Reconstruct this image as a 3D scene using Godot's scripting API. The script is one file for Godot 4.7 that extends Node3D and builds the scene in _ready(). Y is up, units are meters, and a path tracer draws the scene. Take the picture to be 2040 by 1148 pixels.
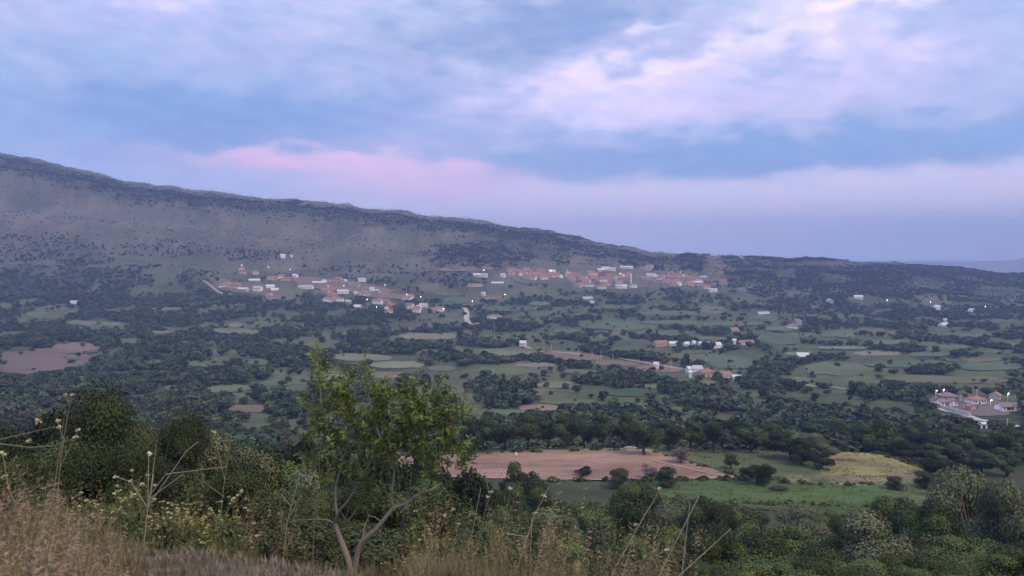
extends Node3D
# A wide valley at dusk seen from a hillside. The eye is at the origin, y up, looking along -z.
const FOCAL := 1577.0     # focal length and centre in pixels of the 2040 wide photograph, used to find bearings
const CX := 1020.0
const CY := 574.0
const PITCH := 0.0342     # the camera looks down by about two degrees
const NCOL := 72
const NDEP := 520
const COL0 := -300.0
const COLW := 37.0
const DEP0 := 2.0
const DEPL := 8.2941      # ln(8000/2)
var rng := RandomNumberGenerator.new()
var rough := FastNoiseLite.new()
var swell := FastNoiseLite.new()
var mottle := FastNoiseLite.new()
var plots := FastNoiseLite.new()    # hedged plots: distance to the hedge, and a value for each plot
var plot_value := FastNoiseLite.new()
var relief := PackedFloat32Array()
var skyline := PackedFloat32Array()
var sight := []           # for bearings every 10 px: the picture row of the ground at each distance
var mats := {}
var used := {}
var field_mask := PackedByteArray()

func numbered(called: String) -> String:
	var n: int = used.get(called, 0)
	used[called] = n + 1
	return called if n == 0 else "%s_%03d" % [called, n]

func tag(o: Node, label: String, category: String, group := "", kind := "") -> void:
	if label: o.set_meta("label", label)
	if category: o.set_meta("category", category)
	if group: o.set_meta("group", group)
	if kind: o.set_meta("kind", kind)

func thing(called: String, label: String, category: String, at: Vector3, turn := 0.0, group := "") -> Node3D:
	var o := Node3D.new()
	o.name = numbered(called)
	add_child(o)
	o.position = at
	o.rotation.y = turn
	tag(o, label, category, group)
	return o

func part(called: String, m: Mesh, mat: Material, parent: Node) -> MeshInstance3D:
	var o := MeshInstance3D.new()
	o.name = numbered(called) if parent == self else called
	o.mesh = m
	o.material_override = mat
	parent.add_child(o, true)
	return o

func matte(key: String, c: Color, rough_ := 0.9, vertex := false) -> StandardMaterial3D:
	if mats.has(key): return mats[key]
	var m := StandardMaterial3D.new()
	m.resource_name = key
	m.albedo_color = c.linear_to_srgb() if not vertex else Color.WHITE
	m.roughness = rough_
	m.metallic_specular = 0.3
	m.vertex_color_use_as_albedo = vertex
	mats[key] = m
	return m

# ---- mesh building
class Builder:
	var v := PackedVector3Array()
	var n := PackedVector3Array()
	var c := PackedColorArray()
	var i := PackedInt32Array()
	var col := Color.WHITE
	func tri(a: Vector3, b: Vector3, d: Vector3) -> void:
		var nn := (d - a).cross(b - a).normalized()
		var k := v.size()
		v.append(a); v.append(b); v.append(d)
		n.append(nn); n.append(nn); n.append(nn)
		c.append(col); c.append(col); c.append(col)
		i.append(k); i.append(k + 1); i.append(k + 2)
	func quad(a: Vector3, b: Vector3, d: Vector3, e: Vector3) -> void:
		var nn := (d - a).cross(b - a) + (e - a).cross(d - a)
		nn = nn.normalized()
		var k := v.size()
		v.append(a); v.append(b); v.append(d); v.append(e)
		for q in 4:
			n.append(nn); c.append(col)
		i.append(k); i.append(k + 1); i.append(k + 2); i.append(k); i.append(k + 2); i.append(k + 3)
	func box(lo: Vector3, hi: Vector3) -> void:
		var p := []
		for k in 8: p.append(Vector3(hi.x if k & 1 else lo.x, hi.y if k & 2 else lo.y, hi.z if k & 4 else lo.z))
		quad(p[4], p[6], p[7], p[5]); quad(p[1], p[3], p[2], p[0]); quad(p[5], p[7], p[3], p[1])
		quad(p[0], p[2], p[6], p[4]); quad(p[6], p[2], p[3], p[7]); quad(p[0], p[4], p[5], p[1])
	func tube(pts: Array, rad: Array, sides := 6) -> void:
		var first := v.size()
		for k in pts.size():
			var a: Vector3 = pts[k]
			var t: Vector3 = (pts[mini(k + 1, pts.size() - 1)] - pts[maxi(k - 1, 0)]).normalized()
			var s := t.cross(Vector3(0.13, 0.2, 1.0)).normalized()
			var w := t.cross(s)
			for q in sides:
				var o := s * cos(TAU * q / sides) + w * sin(TAU * q / sides)
				v.append(a + o * float(rad[k])); n.append(o); c.append(col)
		for k in pts.size() - 1:
			for q in sides:
				var r := (q + 1) % sides
				var b := first + k * sides
				i.append(b + q); i.append(b + sides + q); i.append(b + sides + r)
				i.append(b + q); i.append(b + sides + r); i.append(b + r)
	func leaf(at: Vector3, along: Vector3, side: Vector3, l: float, w: float) -> void:
		# a folded lozenge of two triangles
		var fold := along.cross(side) * w * 0.35
		tri(at, at + along * l * 0.5 + side * w + fold, at + along * l)
		tri(at, at + along * l, at + along * l * 0.5 - side * w + fold)
	func mesh() -> ArrayMesh:
		var a := []
		a.resize(Mesh.ARRAY_MAX)
		a[Mesh.ARRAY_VERTEX] = v; a[Mesh.ARRAY_NORMAL] = n; a[Mesh.ARRAY_COLOR] = c; a[Mesh.ARRAY_INDEX] = i
		var m := ArrayMesh.new()
		m.add_surface_from_arrays(Mesh.PRIMITIVE_TRIANGLES, a)
		return m

func any_dir() -> Vector3:
	var z := rng.randf_range(-1.0, 1.0)
	var a := rng.randf() * TAU
	var r := sqrt(1.0 - z * z)
	return Vector3(r * cos(a), z, r * sin(a))

# ---- the lie of the land
func smooth(a: float, b: float, x: float) -> float:
	var t := clampf((x - a) / (b - a), 0.0, 1.0)
	return t * t * (3.0 - 2.0 * t)

func hermite(xs: Array, ys: Array, x: float) -> float:
	var n := xs.size()
	if x <= xs[0]: return ys[0]
	if x >= xs[n - 1]: return ys[n - 1]
	var k := 0
	while xs[k + 1] < x: k += 1
	var h: float = xs[k + 1] - xs[k]
	var s: float = (ys[k + 1] - ys[k]) / h
	var s0: float = s if k == 0 else (ys[k] - ys[k - 1]) / (xs[k] - xs[k - 1])
	var s1: float = s if k == n - 2 else (ys[k + 2] - ys[k + 1]) / (xs[k + 2] - xs[k + 1])
	var m0 := 0.0 if s0 * s <= 0.0 else 2.0 * s0 * s / (s0 + s)
	var m1 := 0.0 if s1 * s <= 0.0 else 2.0 * s1 * s / (s1 + s)
	var t := (x - float(xs[k])) / h
	var t2 := t * t
	var t3 := t2 * t
	return (2 * t3 - 3 * t2 + 1) * ys[k] + (t3 - 2 * t2 + t) * h * m0 + (-2 * t3 + 3 * t2) * ys[k + 1] + (t3 - t2) * h * m1

func survey() -> void:
	var far := [2, 5, 7, 10, 20, 40, 80, 130, 170, 200, 240, 280, 340, 480, 650, 850, 1100, 1400, 1700, 2000, 2300, 2600, 3200, 4500, 8000]
	var bearings := [-300, 0, 340, 680, 1020, 1360, 1700, 2040, 2340]
	var rows := [
		[-1.65, -1.98, -2.64, -4.1, -8, -16, -31, -45, -52, -56, -60, -70, -81, -90, -94, -92, -86, -52, 25, 140, 300, 400, 330, 200, 60],
		[-1.65, -1.98, -2.64, -4.1, -8, -16, -31, -45, -52, -56, -60, -70, -82, -91, -96, -94, -90, -62, 5, 120, 272, 352, 300, 160, 40],
		[-1.65, -2.0, -2.66, -4.1, -8, -16, -31, -45, -52, -56, -60, -70, -82, -91, -96, -96, -93, -71, -16, 84, 190, 238, 200, 100, 0],
		[-1.68, -2.1, -2.9, -4.3, -8.4, -16.4, -31.5, -46, -53, -56, -58.5, -70, -82, -91, -96, -97, -95, -80, -34, 42, 146, 184, 150, 60, -40],
		[-1.72, -2.2, -3.05, -4.5, -8.8, -16.8, -32.5, -47, -53, -56, -58, -70, -82, -91, -96, -97, -97, -84, -45, 13, 86, 112, 80, 20, -80],
		[-1.75, -2.35, -3.3, -4.8, -9.2, -17.2, -34, -48, -53.5, -56, -58, -70, -82, -91, -96, -97, -97, -86, -62, -22, 14, 18, 0, -60, -110],
		[-1.85, -2.6, -3.5, -4.9, -9.4, -17.4, -34.5, -48.5, -54, -56, -59, -70, -82, -91, -96, -97, -98, -90, -68, -35, -6, -6, -20, -100, -130],
		[-1.9, -2.7, -3.6, -5, -9.5, -17.4, -34.5, -49, -55, -59, -63, -71, -81, -90, -96, -97, -99, -95, -82, -66, -42, -50, -70, -130, -160],
		[-1.9, -2.7, -3.6, -5, -9.5, -17.4, -34.5, -49, -55, -60, -65, -72, -81, -90, -96, -97, -99, -97, -90, -80, -66, -75, -90, -150, -160]]
	relief.resize(NCOL * NDEP)
	for j in NDEP:
		var d := DEP0 * exp(DEPL * j / (NDEP - 1))
		var across := []
		for b in bearings.size(): across.append(hermite(far, rows[b], d))
		for k in NCOL: relief[k * NDEP + j] = hermite(bearings, across, COL0 + COLW * k)

func ground(x: float, z: float) -> float:
	var r := sqrt(x * x + z * z)
	var d := maxf(-z, r * 0.72)
	if d < DEP0:
		d = DEP0
	var u := (CX + x / d * FOCAL - COL0) / COLW
	u = clampf(u, 0.0, NCOL - 1.001)
	var w := clampf(log(d / DEP0) / DEPL * (NDEP - 1), 0.0, NDEP - 1.001)
	var k := int(u)
	var j := int(w)
	u -= k
	w -= j
	var a := k * NDEP + j
	var h := lerpf(lerpf(relief[a], relief[a + 1], w), lerpf(relief[a + NDEP], relief[a + NDEP + 1], w), u)
	if r < DEP0: h = lerpf(-1.6, h, r / DEP0)
	if d > 60.0:
		h += swell.get_noise_2d(x, z) * (1.2 * smooth(60, 300, d) + 4.0 * smooth(260, 900, d) + 7.0 * smooth(1600, 2200, d))
		h += rough.get_noise_2d(x, z) * (0.4 + 1.3 * smooth(300, 900, d) + 3.0 * smooth(1700, 2300, d))
	else:
		h += rough.get_noise_2d(x * 30.0, z * 30.0) * 0.05
	if z > -r * 0.64: # beside and behind the viewer the hillside goes on gently upwards
		h = lerpf(h, -1.6 + minf(0.06 * r, 60.0), smooth(-0.64, 0.2, z / maxf(r, 0.01)))
	return h

func row_of(x: float, y: float, d: float) -> Vector2: # the bearing and elevation of a place, in pixels
	var f := -y * sin(PITCH) + d * cos(PITCH)
	return Vector2(CX + FOCAL * x / f, CY - FOCAL * (y * cos(PITCH) + d * sin(PITCH)) / f)

func aim(px: float, py: float, d: float) -> Vector3: # the place at distance d on that bearing and elevation
	var f := FOCAL * cos(PITCH) + (CY - py) * sin(PITCH)
	return Vector3((px - CX) / f * d, ((CY - py) * cos(PITCH) - FOCAL * sin(PITCH)) / f * d, -d)

func look_out() -> void:
	for c in 271:
		var px := -330.0 + 10.0 * c
		var line := PackedFloat32Array()
		for j in 560:
			var d := 4.0 * exp(6.75 * j / 559.0)
			var x := (px - CX) / FOCAL * d
			line.append(row_of(x, ground(x, -d), d).y)
		sight.append(line)
		var m := 9999.0
		for v in line: m = minf(m, v)
		skyline.append(m)

func spot(px: float, py: float) -> Vector3: # the nearest ground on that line of sight
	var line: PackedFloat32Array = sight[clampi(int((px + 335.0) / 10.0), 0, 270)]
	var j := 1
	while j < 559 and line[j] > py: j += 1
	var t := clampf((line[j - 1] - py) / maxf(line[j - 1] - line[j], 0.001), 0.0, 1.0)
	var d := 4.0 * exp(6.75 * (j - 1 + t) / 559.0)
	var x := (px - CX) / FOCAL * d
	return Vector3(x, ground(x, -d), -d)

func rooted(px: float, d: float) -> Vector3: # the ground at distance d on that bearing
	var x := (px - CX) / FOCAL * d
	return Vector3(x, ground(x, -d), -d)

# ---- sky
func in_ellipse(az: float, el: float, b: Array) -> float:
	var dx: float = az - b[0]
	var dy: float = el - b[1]
	var t: float = b[9]
	dy -= dx * t
	var q: float = (dx * dx) / (b[2] * b[2]) + (dy * dy) / (b[3] * b[3])
	return b[7] / (1.0 + pow(q, b[8]))

func sky_base(az: float, el: float, n: FastNoiseLite) -> Color:
	var e := deg_to_rad(maxf(el, 0.0))
	var a := deg_to_rad(az)
	var s := cos(e) / (sin(e) + 0.16)
	var t := n.get_noise_2d(sin(a) * s * 60.0, -cos(a) * s * 60.0)
	t = smooth(-0.35, 0.4, t)
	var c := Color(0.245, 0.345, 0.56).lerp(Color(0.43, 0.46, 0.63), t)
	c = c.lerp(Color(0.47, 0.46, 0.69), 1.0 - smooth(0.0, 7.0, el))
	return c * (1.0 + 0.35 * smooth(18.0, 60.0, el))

func make_sky() -> ImageTexture:
	var n := FastNoiseLite.new()
	n.seed = 11; n.frequency = 0.012; n.fractal_octaves = 5
	var warp := FastNoiseLite.new()
	warp.seed = 5; warp.frequency = 0.028; warp.fractal_octaves = 5; warp.fractal_gain = 0.55
	var puff := FastNoiseLite.new()
	puff.seed = 23; puff.frequency = 0.05; puff.fractal_octaves = 5; puff.fractal_gain = 0.6
	var low := Image.create_empty(768, 384, false, Image.FORMAT_RGBF)
	for y in 384:
		var el := 90.0 - (y + 0.5) * 180.0 / 384
		for x in 768:
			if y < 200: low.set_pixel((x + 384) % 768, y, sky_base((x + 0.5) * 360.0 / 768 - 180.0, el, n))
			else: low.set_pixel(x, y, Color(0.2, 0.2, 0.25))
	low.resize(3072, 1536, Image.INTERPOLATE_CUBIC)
	# cloud masses: bearing, elevation and half sizes in degrees, colour, strength, hardness, tilt
	var masses := [
		[-30, 8, 16, 3.5, 0.24, 0.335, 0.59, 0.8, 2.0, 0.0], [-25, 15.6, 12, 2.6, 0.33, 0.37, 0.60, 0.9, 2.0, -0.05], [-24, 17.2, 4.5, 0.9, 0.50, 0.48, 0.72, 0.8, 1.6, 0.0],
		[-14, 9.9, 19, 2.3, 0.165, 0.265, 0.51, 0.95, 2.2, 0.0], [-16, 13.0, 8, 1.2, 0.26, 0.33, 0.57, 0.6, 1.5, -0.1], [2, 16.2, 11, 2.6, 0.19, 0.265, 0.47, 0.95, 2.0, 0.1],
		[10, 14.5, 6, 1.2, 0.20, 0.275, 0.48, 0.8, 2.0, 0.15], [18, 11.6, 15, 2.6, 0.45, 0.43, 0.66, 0.95, 2.2, 0.02], [1.5, 11.9, 4, 0.9, 0.52, 0.48, 0.71, 0.8, 1.6, 0.1],
		[8, 12.6, 5, 0.9, 0.60, 0.53, 0.75, 0.85, 1.6, 0.2], [15, 14.2, 6.5, 1.1, 0.62, 0.55, 0.76, 0.85, 1.6, 0.22], [7, 10.3, 6, 0.9, 0.53, 0.49, 0.72, 0.8, 1.6, 0.1],
		[24.5, 17.2, 3.0, 1.2, 0.88, 0.72, 0.80, 0.95, 1.6, 0.3], [10.4, 16.3, 1.7, 0.5, 0.64, 0.57, 0.75, 0.8, 1.5, 0.3], [23.5, 13.9, 4, 1.2, 0.60, 0.53, 0.74, 0.6, 1.5, 0.0],
		[32, 10.5, 5, 3.2, 0.32, 0.38, 0.60, 0.8, 2.0, 0.0], [30, 15.5, 4, 1.6, 0.30, 0.36, 0.58, 0.75, 2.0, 0.0], [19, 13.2, 2.5, 0.8, 0.28, 0.35, 0.58, 0.7, 1.6, 0.1], [12, 8.9, 14, 0.5, 0.36, 0.41, 0.66, 0.6, 1.6, 0.0],
		[14, 2.6, 44, 4.0, 0.64, 0.57, 0.73, 0.95, 6.0, 0.0], [18, 7.3, 27, 1.45, 0.195, 0.295, 0.53, 0.97, 3.0, 0.02], [34, 7.6, 14, 0.8, 0.22, 0.33, 0.58, 0.7, 2.0, 0.0],
		[-20, 5.2, 10, 0.8, 0.36, 0.42, 0.70, 0.7, 2.0, -0.05], [-13.5, 6.75, 9.0, 0.75, 0.64, 0.43, 0.63, 0.95, 3.0, -0.01], [-7, 5.9, 7, 1.5, 0.60, 0.45, 0.66, 0.9, 2.4, -0.06], [28, 0.8, 20, 2.0, 0.42, 0.46, 0.68, 0.8, 1.5, 0.0]]
	for y in range(380, 776):
		var el := 90.0 - (y + 0.5) * 180.0 / 1536
		for x in range(1152, 1920):
			var az := (x + 0.5) * 360.0 / 3072 - 180.0
			var edge := (1.0 - smooth(36.0, 45.0, absf(az))) * (1.0 - smooth(24.0, 44.0, el))
			if edge <= 0.0: continue
			var at := (x + 1536) % 3072
			var c := low.get_pixel(at, y)
			var base := c
			var wild := smooth(3.0, 13.0, el)
			var wx := az + warp.get_noise_2d(az * 5.0, el * 12.0) * 4.0 * (0.25 + wild)
			var wy := el + warp.get_noise_2d(az * 6.0 + 300.0, el * 15.0) * (0.3 + 1.9 * wild)
			var big := warp.get_noise_2d(az * 1.6 - 90.0, el * 4.0)
			for b in masses:
				var w := in_ellipse(wx, wy, b)
				if w > 0.01: c = c.lerp(Color(b[4], b[5], b[6]), w)
			var p := puff.get_noise_2d(az * 6.0 + el * 4.0, el * 17.0) * (0.02 + 0.12 * wild) + big * 0.12 * wild
			var warm := puff.get_noise_2d(az * 3.0 + 70.0, el * 9.0) * 0.10
			c = Color(c.r * (1.0 + 1.5 * p + warm), c.g * (1.0 + p), c.b * (1.0 + 0.55 * p))
			low.set_pixel(at, y, base.lerp(c, edge))
	return ImageTexture.create_from_image(low)

# ---- foliage
func crown(sd: int, lobes: int, leaves: int, size: float, dark: Color, light: Color, squash := 1.0, loose := 0.3) -> ArrayMesh:
	# leaf clumps spread over many uneven lobes; the whole tree is 1 high and its crown about 1 across
	rng.seed = sd
	var b := Builder.new()
	var centres := []
	var radii := []
	var tones := []
	for k in lobes:
		var d := any_dir()
		var reach := pow(rng.randf(), 0.45) * (0.95 if leaves > 12000 else 0.72)
		var p := Vector3(d.x * 0.5 * reach, 0.54 + d.y * 0.44 * reach * squash, d.z * 0.5 * reach)
		centres.append(p)
		radii.append(rng.randf_range(0.11, 0.21) * (1.2 if leaves > 12000 else 1.0 if lobes > 9 else 1.45))
		tones.append(rng.randf())
	for k in leaves:
		var q := rng.randi() % lobes
		var d := any_dir()
		if d.y < -0.3 and rng.randf() < 0.6: d.y = -d.y
		var out := 1.0 + (rng.randf() - 0.65) * loose * 2.0
		var r: float = radii[q]
		var at: Vector3 = centres[q] + d * r * out * Vector3(1, 0.82, 1)
		var nrm := (d + any_dir() * 0.5).normalized()
		var along := nrm.cross(any_dir()).normalized()
		var side := nrm.cross(along)
		var s := size * rng.randf_range(0.55, 1.35)
		b.col = dark.lerp(light, clampf(tones[q] * 0.75 + rng.randf() * 0.38, 0.0, 1.0))
		b.leaf(at - along * s * 0.5, along, side, s, s * 0.42)
	return b.mesh()

func trunk(sd: int, col: Color, thick := 0.032) -> ArrayMesh:
	rng.seed = sd
	var b := Builder.new()
	b.col = col
	var lean := Vector3(rng.randf_range(-0.05, 0.05), 0, rng.randf_range(-0.05, 0.05))
	var fork := Vector3(0, 0.3, 0) + lean
	b.tube([Vector3(0, -0.06, 0), Vector3(0, 0.05, 0), Vector3(0, 0.16, 0) + lean * 0.7, fork], [thick * 1.5, thick * 1.15, thick, thick * 0.9], 7)
	for k in 6:
		var a := TAU * k / 6.0 + rng.randf()
		var o := Vector3(cos(a), 0, sin(a)) * rng.randf_range(0.16, 0.33)
		var tip := Vector3(0, rng.randf_range(0.55, 0.85), 0) + o
		var mid := fork.lerp(tip, 0.45) + Vector3(o.x, -0.06, o.z) * 0.25
		b.tube([fork - Vector3(0, 0.02, 0), mid, tip], [thick * 0.7, thick * 0.42, thick * 0.12], 5)
	return b.mesh()

const SIZES := ["small", "middle sized", "large"]
const TENS := ["th", "st", "nd", "rd"]
func nth(n: int) -> String:
	var small := ["", "first", "second", "third", "fourth", "fifth", "sixth", "seventh", "eighth", "ninth", "tenth", "eleventh", "twelfth"]
	if n <= 12: return small[n]
	var e: String = "th" if n % 100 > 10 and n % 100 < 14 or n % 10 > 3 else TENS[n % 10]
	return str(n) + e

var kinds := {}   # crown and trunk meshes of each kind of tree

func grow(called: String, kind: String, at: Vector3, width: float, height: float, turn: float) -> Node3D:
	var o := Node3D.new()
	o.name = numbered(called)
	add_child(o)
	o.position = at
	o.rotation.y = turn
	o.scale = Vector3(width, height, width)
	part("trunk", kinds[kind][1], matte("bark", Color.WHITE, 0.95, true), o)
	part("crown", kinds[kind][0], mats.leafy, o)
	return o

func plant_list(zone: String, category: String, group: String, list: Array) -> void:
	# each: bearing, row of the top, width in pixels, distance, kind, words
	list.sort_custom(func(a, b): return a[0] < b[0])
	var n := 0
	for t in list:
		n += 1
		var base := rooted(t[0], t[3])
		var top := aim(t[0], t[1], t[3])
		var high := maxf(top.y - base.y, 0.5)
		var wide: float = t[2] * float(t[3]) / FOCAL
		if not t[4].begins_with("oak") and not t[4].begins_with("bush"):
			high /= 1.11
			wide /= 1.08
		var o := grow(category.replace(" ", "_") if category != "tree" else "oak_tree", t[4], base, wide * 1.08, high / 0.97, float(n) * 2.399)
		tag(o, "%s, %s from left %s" % [t[5], nth(n), zone], category, group)

func tint_of(c: Color, spread: float) -> Color:
	var k := 1.0 + rng.randf_range(-spread, spread)
	return Color(c.r * k * (1.0 + rng.randf_range(-0.12, 0.12)), c.g * k, c.b * k * (1.0 + rng.randf_range(-0.12, 0.12)))

func mass(called: String, label: String, category: String, m: Mesh, mat: Material, where: Array, tints: Array) -> void:
	if where.is_empty(): return
	var mm := MultiMesh.new()
	mm.transform_format = MultiMesh.TRANSFORM_3D
	mm.use_colors = true
	mm.mesh = m
	mm.instance_count = where.size()
	for k in where.size():
		mm.set_instance_transform(k, where[k])
		mm.set_instance_color(k, tints[k])
	var o := MultiMeshInstance3D.new()
	o.name = numbered(called)
	o.multimesh = mm
	o.material_override = mat
	add_child(o)
	tag(o, label, category, "", "stuff")

# ---- fields and tracks, laid on the land
func field(called: String, label: String, cx: float, cy: float, hw: float, hh: float, slope: float, col: Color, mask := true) -> void:
	var nu := 18
	var nv := 7
	var b := Builder.new()
	var ids := []
	rng.seed = int(cx * 7 + cy * 13)
	for a in nu + 1:
		var s := -1.0 + 2.0 * a / nu
		var half := pow(maxf(1.0 - pow(absf(s), 3.2), 0.0), 0.6)
		var up := half * (0.85 + 0.3 * mottle.get_noise_2d(cx + s * 60.0, cy * 3.0))
		var dn := half * (0.85 + 0.3 * mottle.get_noise_2d(cx + s * 60.0, cy * 3.0 + 77.0))
		for q in nv + 1:
			var t := -1.0 + 2.0 * q / nv
			var py := cy + slope * s * hw + hh * (t * up if t < 0.0 else t * dn)
			var p := spot(cx + s * hw, py)
			var lift := 0.12 + 0.00045 * -p.z
			b.v.append(p + Vector3(0, lift, 0))
			var k := 1.0 + 0.25 * mottle.get_noise_2d(p.x * 0.6, p.z * 0.6)
			b.c.append(Color(col.r * k, col.g * k, col.b * k))
			b.n.append(Vector3.UP)
	for a in nu:
		for q in nv:
			var k := a * (nv + 1) + q
			var far0 := b.v[k]
			var near1 := b.v[k + nv + 2]
			if far0.distance_to(near1) > 0.35 * -far0.z + 20.0: continue   # do not bridge a hidden dip
			b.i.append(k); b.i.append(k + nv + 1); b.i.append(k + nv + 2)
			b.i.append(k); b.i.append(k + nv + 2); b.i.append(k + 1)
	if b.i.is_empty(): return
	var o := part(called, b.mesh(), mats.soil, self)
	tag(o, label, "field", "", "structure")
	if mask:
		var down := 3.2 * FOCAL / maxf(60.0, -spot(cx, cy).z)
		for y in range(int(cy - hh - absf(slope) * hw), int(cy + hh + down + absf(slope) * hw) + 1):
			for x in range(int(cx - hw), int(cx + hw)):
				var s := (x - cx) / hw
				var t := (y - cy - slope * s * hw) / hh
				if t > 0.0: t = (y - cy - slope * s * hw) / (hh + down)
				if pow(absf(s), 3.2) + pow(absf(t), 1.7) < 1.0: keep_clear(x, y, 1)

func stretch(called: String, label: String, upper: Array, lower: Array, col: Color, furrow := 0.0) -> void:
	# a field between two hedge lines, each given as bearing and elevation from left to right
	var nu := 90
	var nv := 26
	var b := Builder.new()
	for a in nu + 1:
		var s := float(a) / nu
		var e0 := along_line(upper, s)
		var e1 := along_line(lower, s)
		for q in nv + 1:
			var t := float(q) / nv
			var at := e0.lerp(e1, t)
			at.y += 2.0 * mottle.get_noise_2d(at.x * 1.5, at.y * 4.0)
			var p := spot(at.x, at.y)
			b.v.append(p + Vector3(0, 0.1 + 0.0004 * -p.z, 0))
			b.n.append(Vector3.UP)
			var k := 1.0 + 0.45 * mottle.get_noise_2d(p.x * 1.2, p.z * 1.2) + 0.32 * rough.get_noise_2d(p.x * 2.0, p.z * 9.0) + furrow * sin(p.x * 0.35 + p.z * 2.2 + 2.0 * rough.get_noise_2d(p.x, p.z))
			b.c.append(Color(col.r * k, col.g * k * (1.0 + 0.1 * mottle.get_noise_2d(p.z, p.x)), col.b * k))
	for a in nu:
		for q in nv:
			var k := a * (nv + 1) + q
			b.i.append(k); b.i.append(k + nv + 1); b.i.append(k + nv + 2)
			b.i.append(k); b.i.append(k + nv + 2); b.i.append(k + 1)
	tag(part(called, b.mesh(), mats.soil, self), label, "field", "", "structure")

func along_line(pts: Array, s: float) -> Vector2:
	var x0: float = pts[0][0]
	var x1: float = pts[-1][0]
	var x := lerpf(x0, x1, s)
	var k := 0
	while k < pts.size() - 2 and pts[k + 1][0] < x: k += 1
	var t: float = (x - pts[k][0]) / (pts[k + 1][0] - pts[k][0])
	return Vector2(x, lerpf(pts[k][1], pts[k + 1][1], t))

func keep_clear(x: int, y: int, what: int) -> void:
	x = x >> 1
	y = y >> 1
	if x >= 0 and x < 1020 and y >= 0 and y < 574: field_mask[y * 1020 + x] = what

func clear_round(px: float, py: float, rx: int, up: int, dn: int) -> void:
	for y in range(int(py) - up, int(py) + dn + 1, 1):
		for x in range(int(px) - rx, int(px) + rx + 1, 1): keep_clear(x, y, 2)

func track(called: String, label: String, pts: Array, width: float, col: Color, mat: Material, lift := 0.0) -> void:
	# a strip along points on the ground, given as bearing and elevation
	var c := Curve3D.new()
	for k in pts.size():
		c.add_point(spot(pts[k][0], pts[k][1]))
	for k in range(1, pts.size() - 1):
		var t := (c.get_point_position(k + 1) - c.get_point_position(k - 1)) / 5.0
		c.set_point_in(k, -t); c.set_point_out(k, t)
	var b := Builder.new()
	var n := maxi(8, pts.size() * 9)
	var l := c.get_baked_length()
	for k in n + 1:
		var p := c.sample_baked(l * k / n, true)
		var e := c.sample_baked(minf(l * k / n + 2.0, l), true) - c.sample_baked(maxf(l * k / n - 2.0, 0.0), true)
		var s := Vector3(-e.z, 0, e.x).normalized() * width * (0.42 + 0.16 * mottle.get_noise_1d(k * 25.0))
		for w in [-1.0, 0.0, 1.0]:
			var q: Vector3 = p + s * float(w)
			q.y = ground(q.x, q.z) + 0.2 + 0.00060 * -q.z + lift
			b.v.append(q); b.n.append(Vector3.UP)
			var g := 1.0 + 0.2 * mottle.get_noise_2d(q.x * 3.0, q.z * 3.0)
			b.c.append(Color(col.r * g, col.g * g, col.b * g))
		var r := row_of(p.x, p.y, -p.z)
		clear_round(r.x, r.y, 2, 0, 3)
	for k in n:
		for w in 2:
			var a := k * 3 + w
			b.i.append(a); b.i.append(a + 4); b.i.append(a + 1)
			b.i.append(a); b.i.append(a + 3); b.i.append(a + 4)
	var o := part(called, b.mesh(), mat, self)
	tag(o, label, "track", "", "structure")

func lay_ground() -> void:
	# one sheet round the viewer, fine where the camera looks, out past the last ridge
	var b := Builder.new()
	var turns := []
	for k in 441: turns.append(-38.0 + 76.0 * k / 440)
	for k in 40: turns.append(38.0 + 284.0 * (k + 1) / 40)
	var rings := [0.0]
	for k in 330: rings.append(0.8 * exp(log(5600.0 / 0.8) * k / 329.0))
	var nt := turns.size()
	for r in rings.size():
		for t in nt:
			var a := deg_to_rad(turns[t])
			var p := Vector3(sin(a) * rings[r], 0, -cos(a) * rings[r])
			p.y = ground(p.x, p.z)
			b.v.append(p)
			b.c.append(soil_colour(p))
	b.n.resize(b.v.size())
	for r in rings.size():
		for t in nt:
			var k := r * nt + t
			var x := b.v[k + (1 if t < nt - 1 else 0)] - b.v[k - (1 if t > 0 else 0)]
			var z := b.v[k + (nt if r < rings.size() - 1 else 0)] - b.v[k - (nt if r > 0 else 0)]
			var nn := x.cross(z)
			b.n[k] = Vector3.UP if nn.length() < 1e-9 else (nn.normalized() if nn.y > 0 else -nn.normalized())
	for r in rings.size() - 1:
		for t in nt - 1:
			var k := r * nt + t
			b.i.append(k); b.i.append(k + nt); b.i.append(k + nt + 1)
			b.i.append(k); b.i.append(k + nt + 1); b.i.append(k + 1)
	var o := part("ground", b.mesh(), mats.soil, self)
	tag(o, "grassy hillside falling into a wide wooded valley and rising to a bare ridge", "ground", "", "structure")

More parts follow.
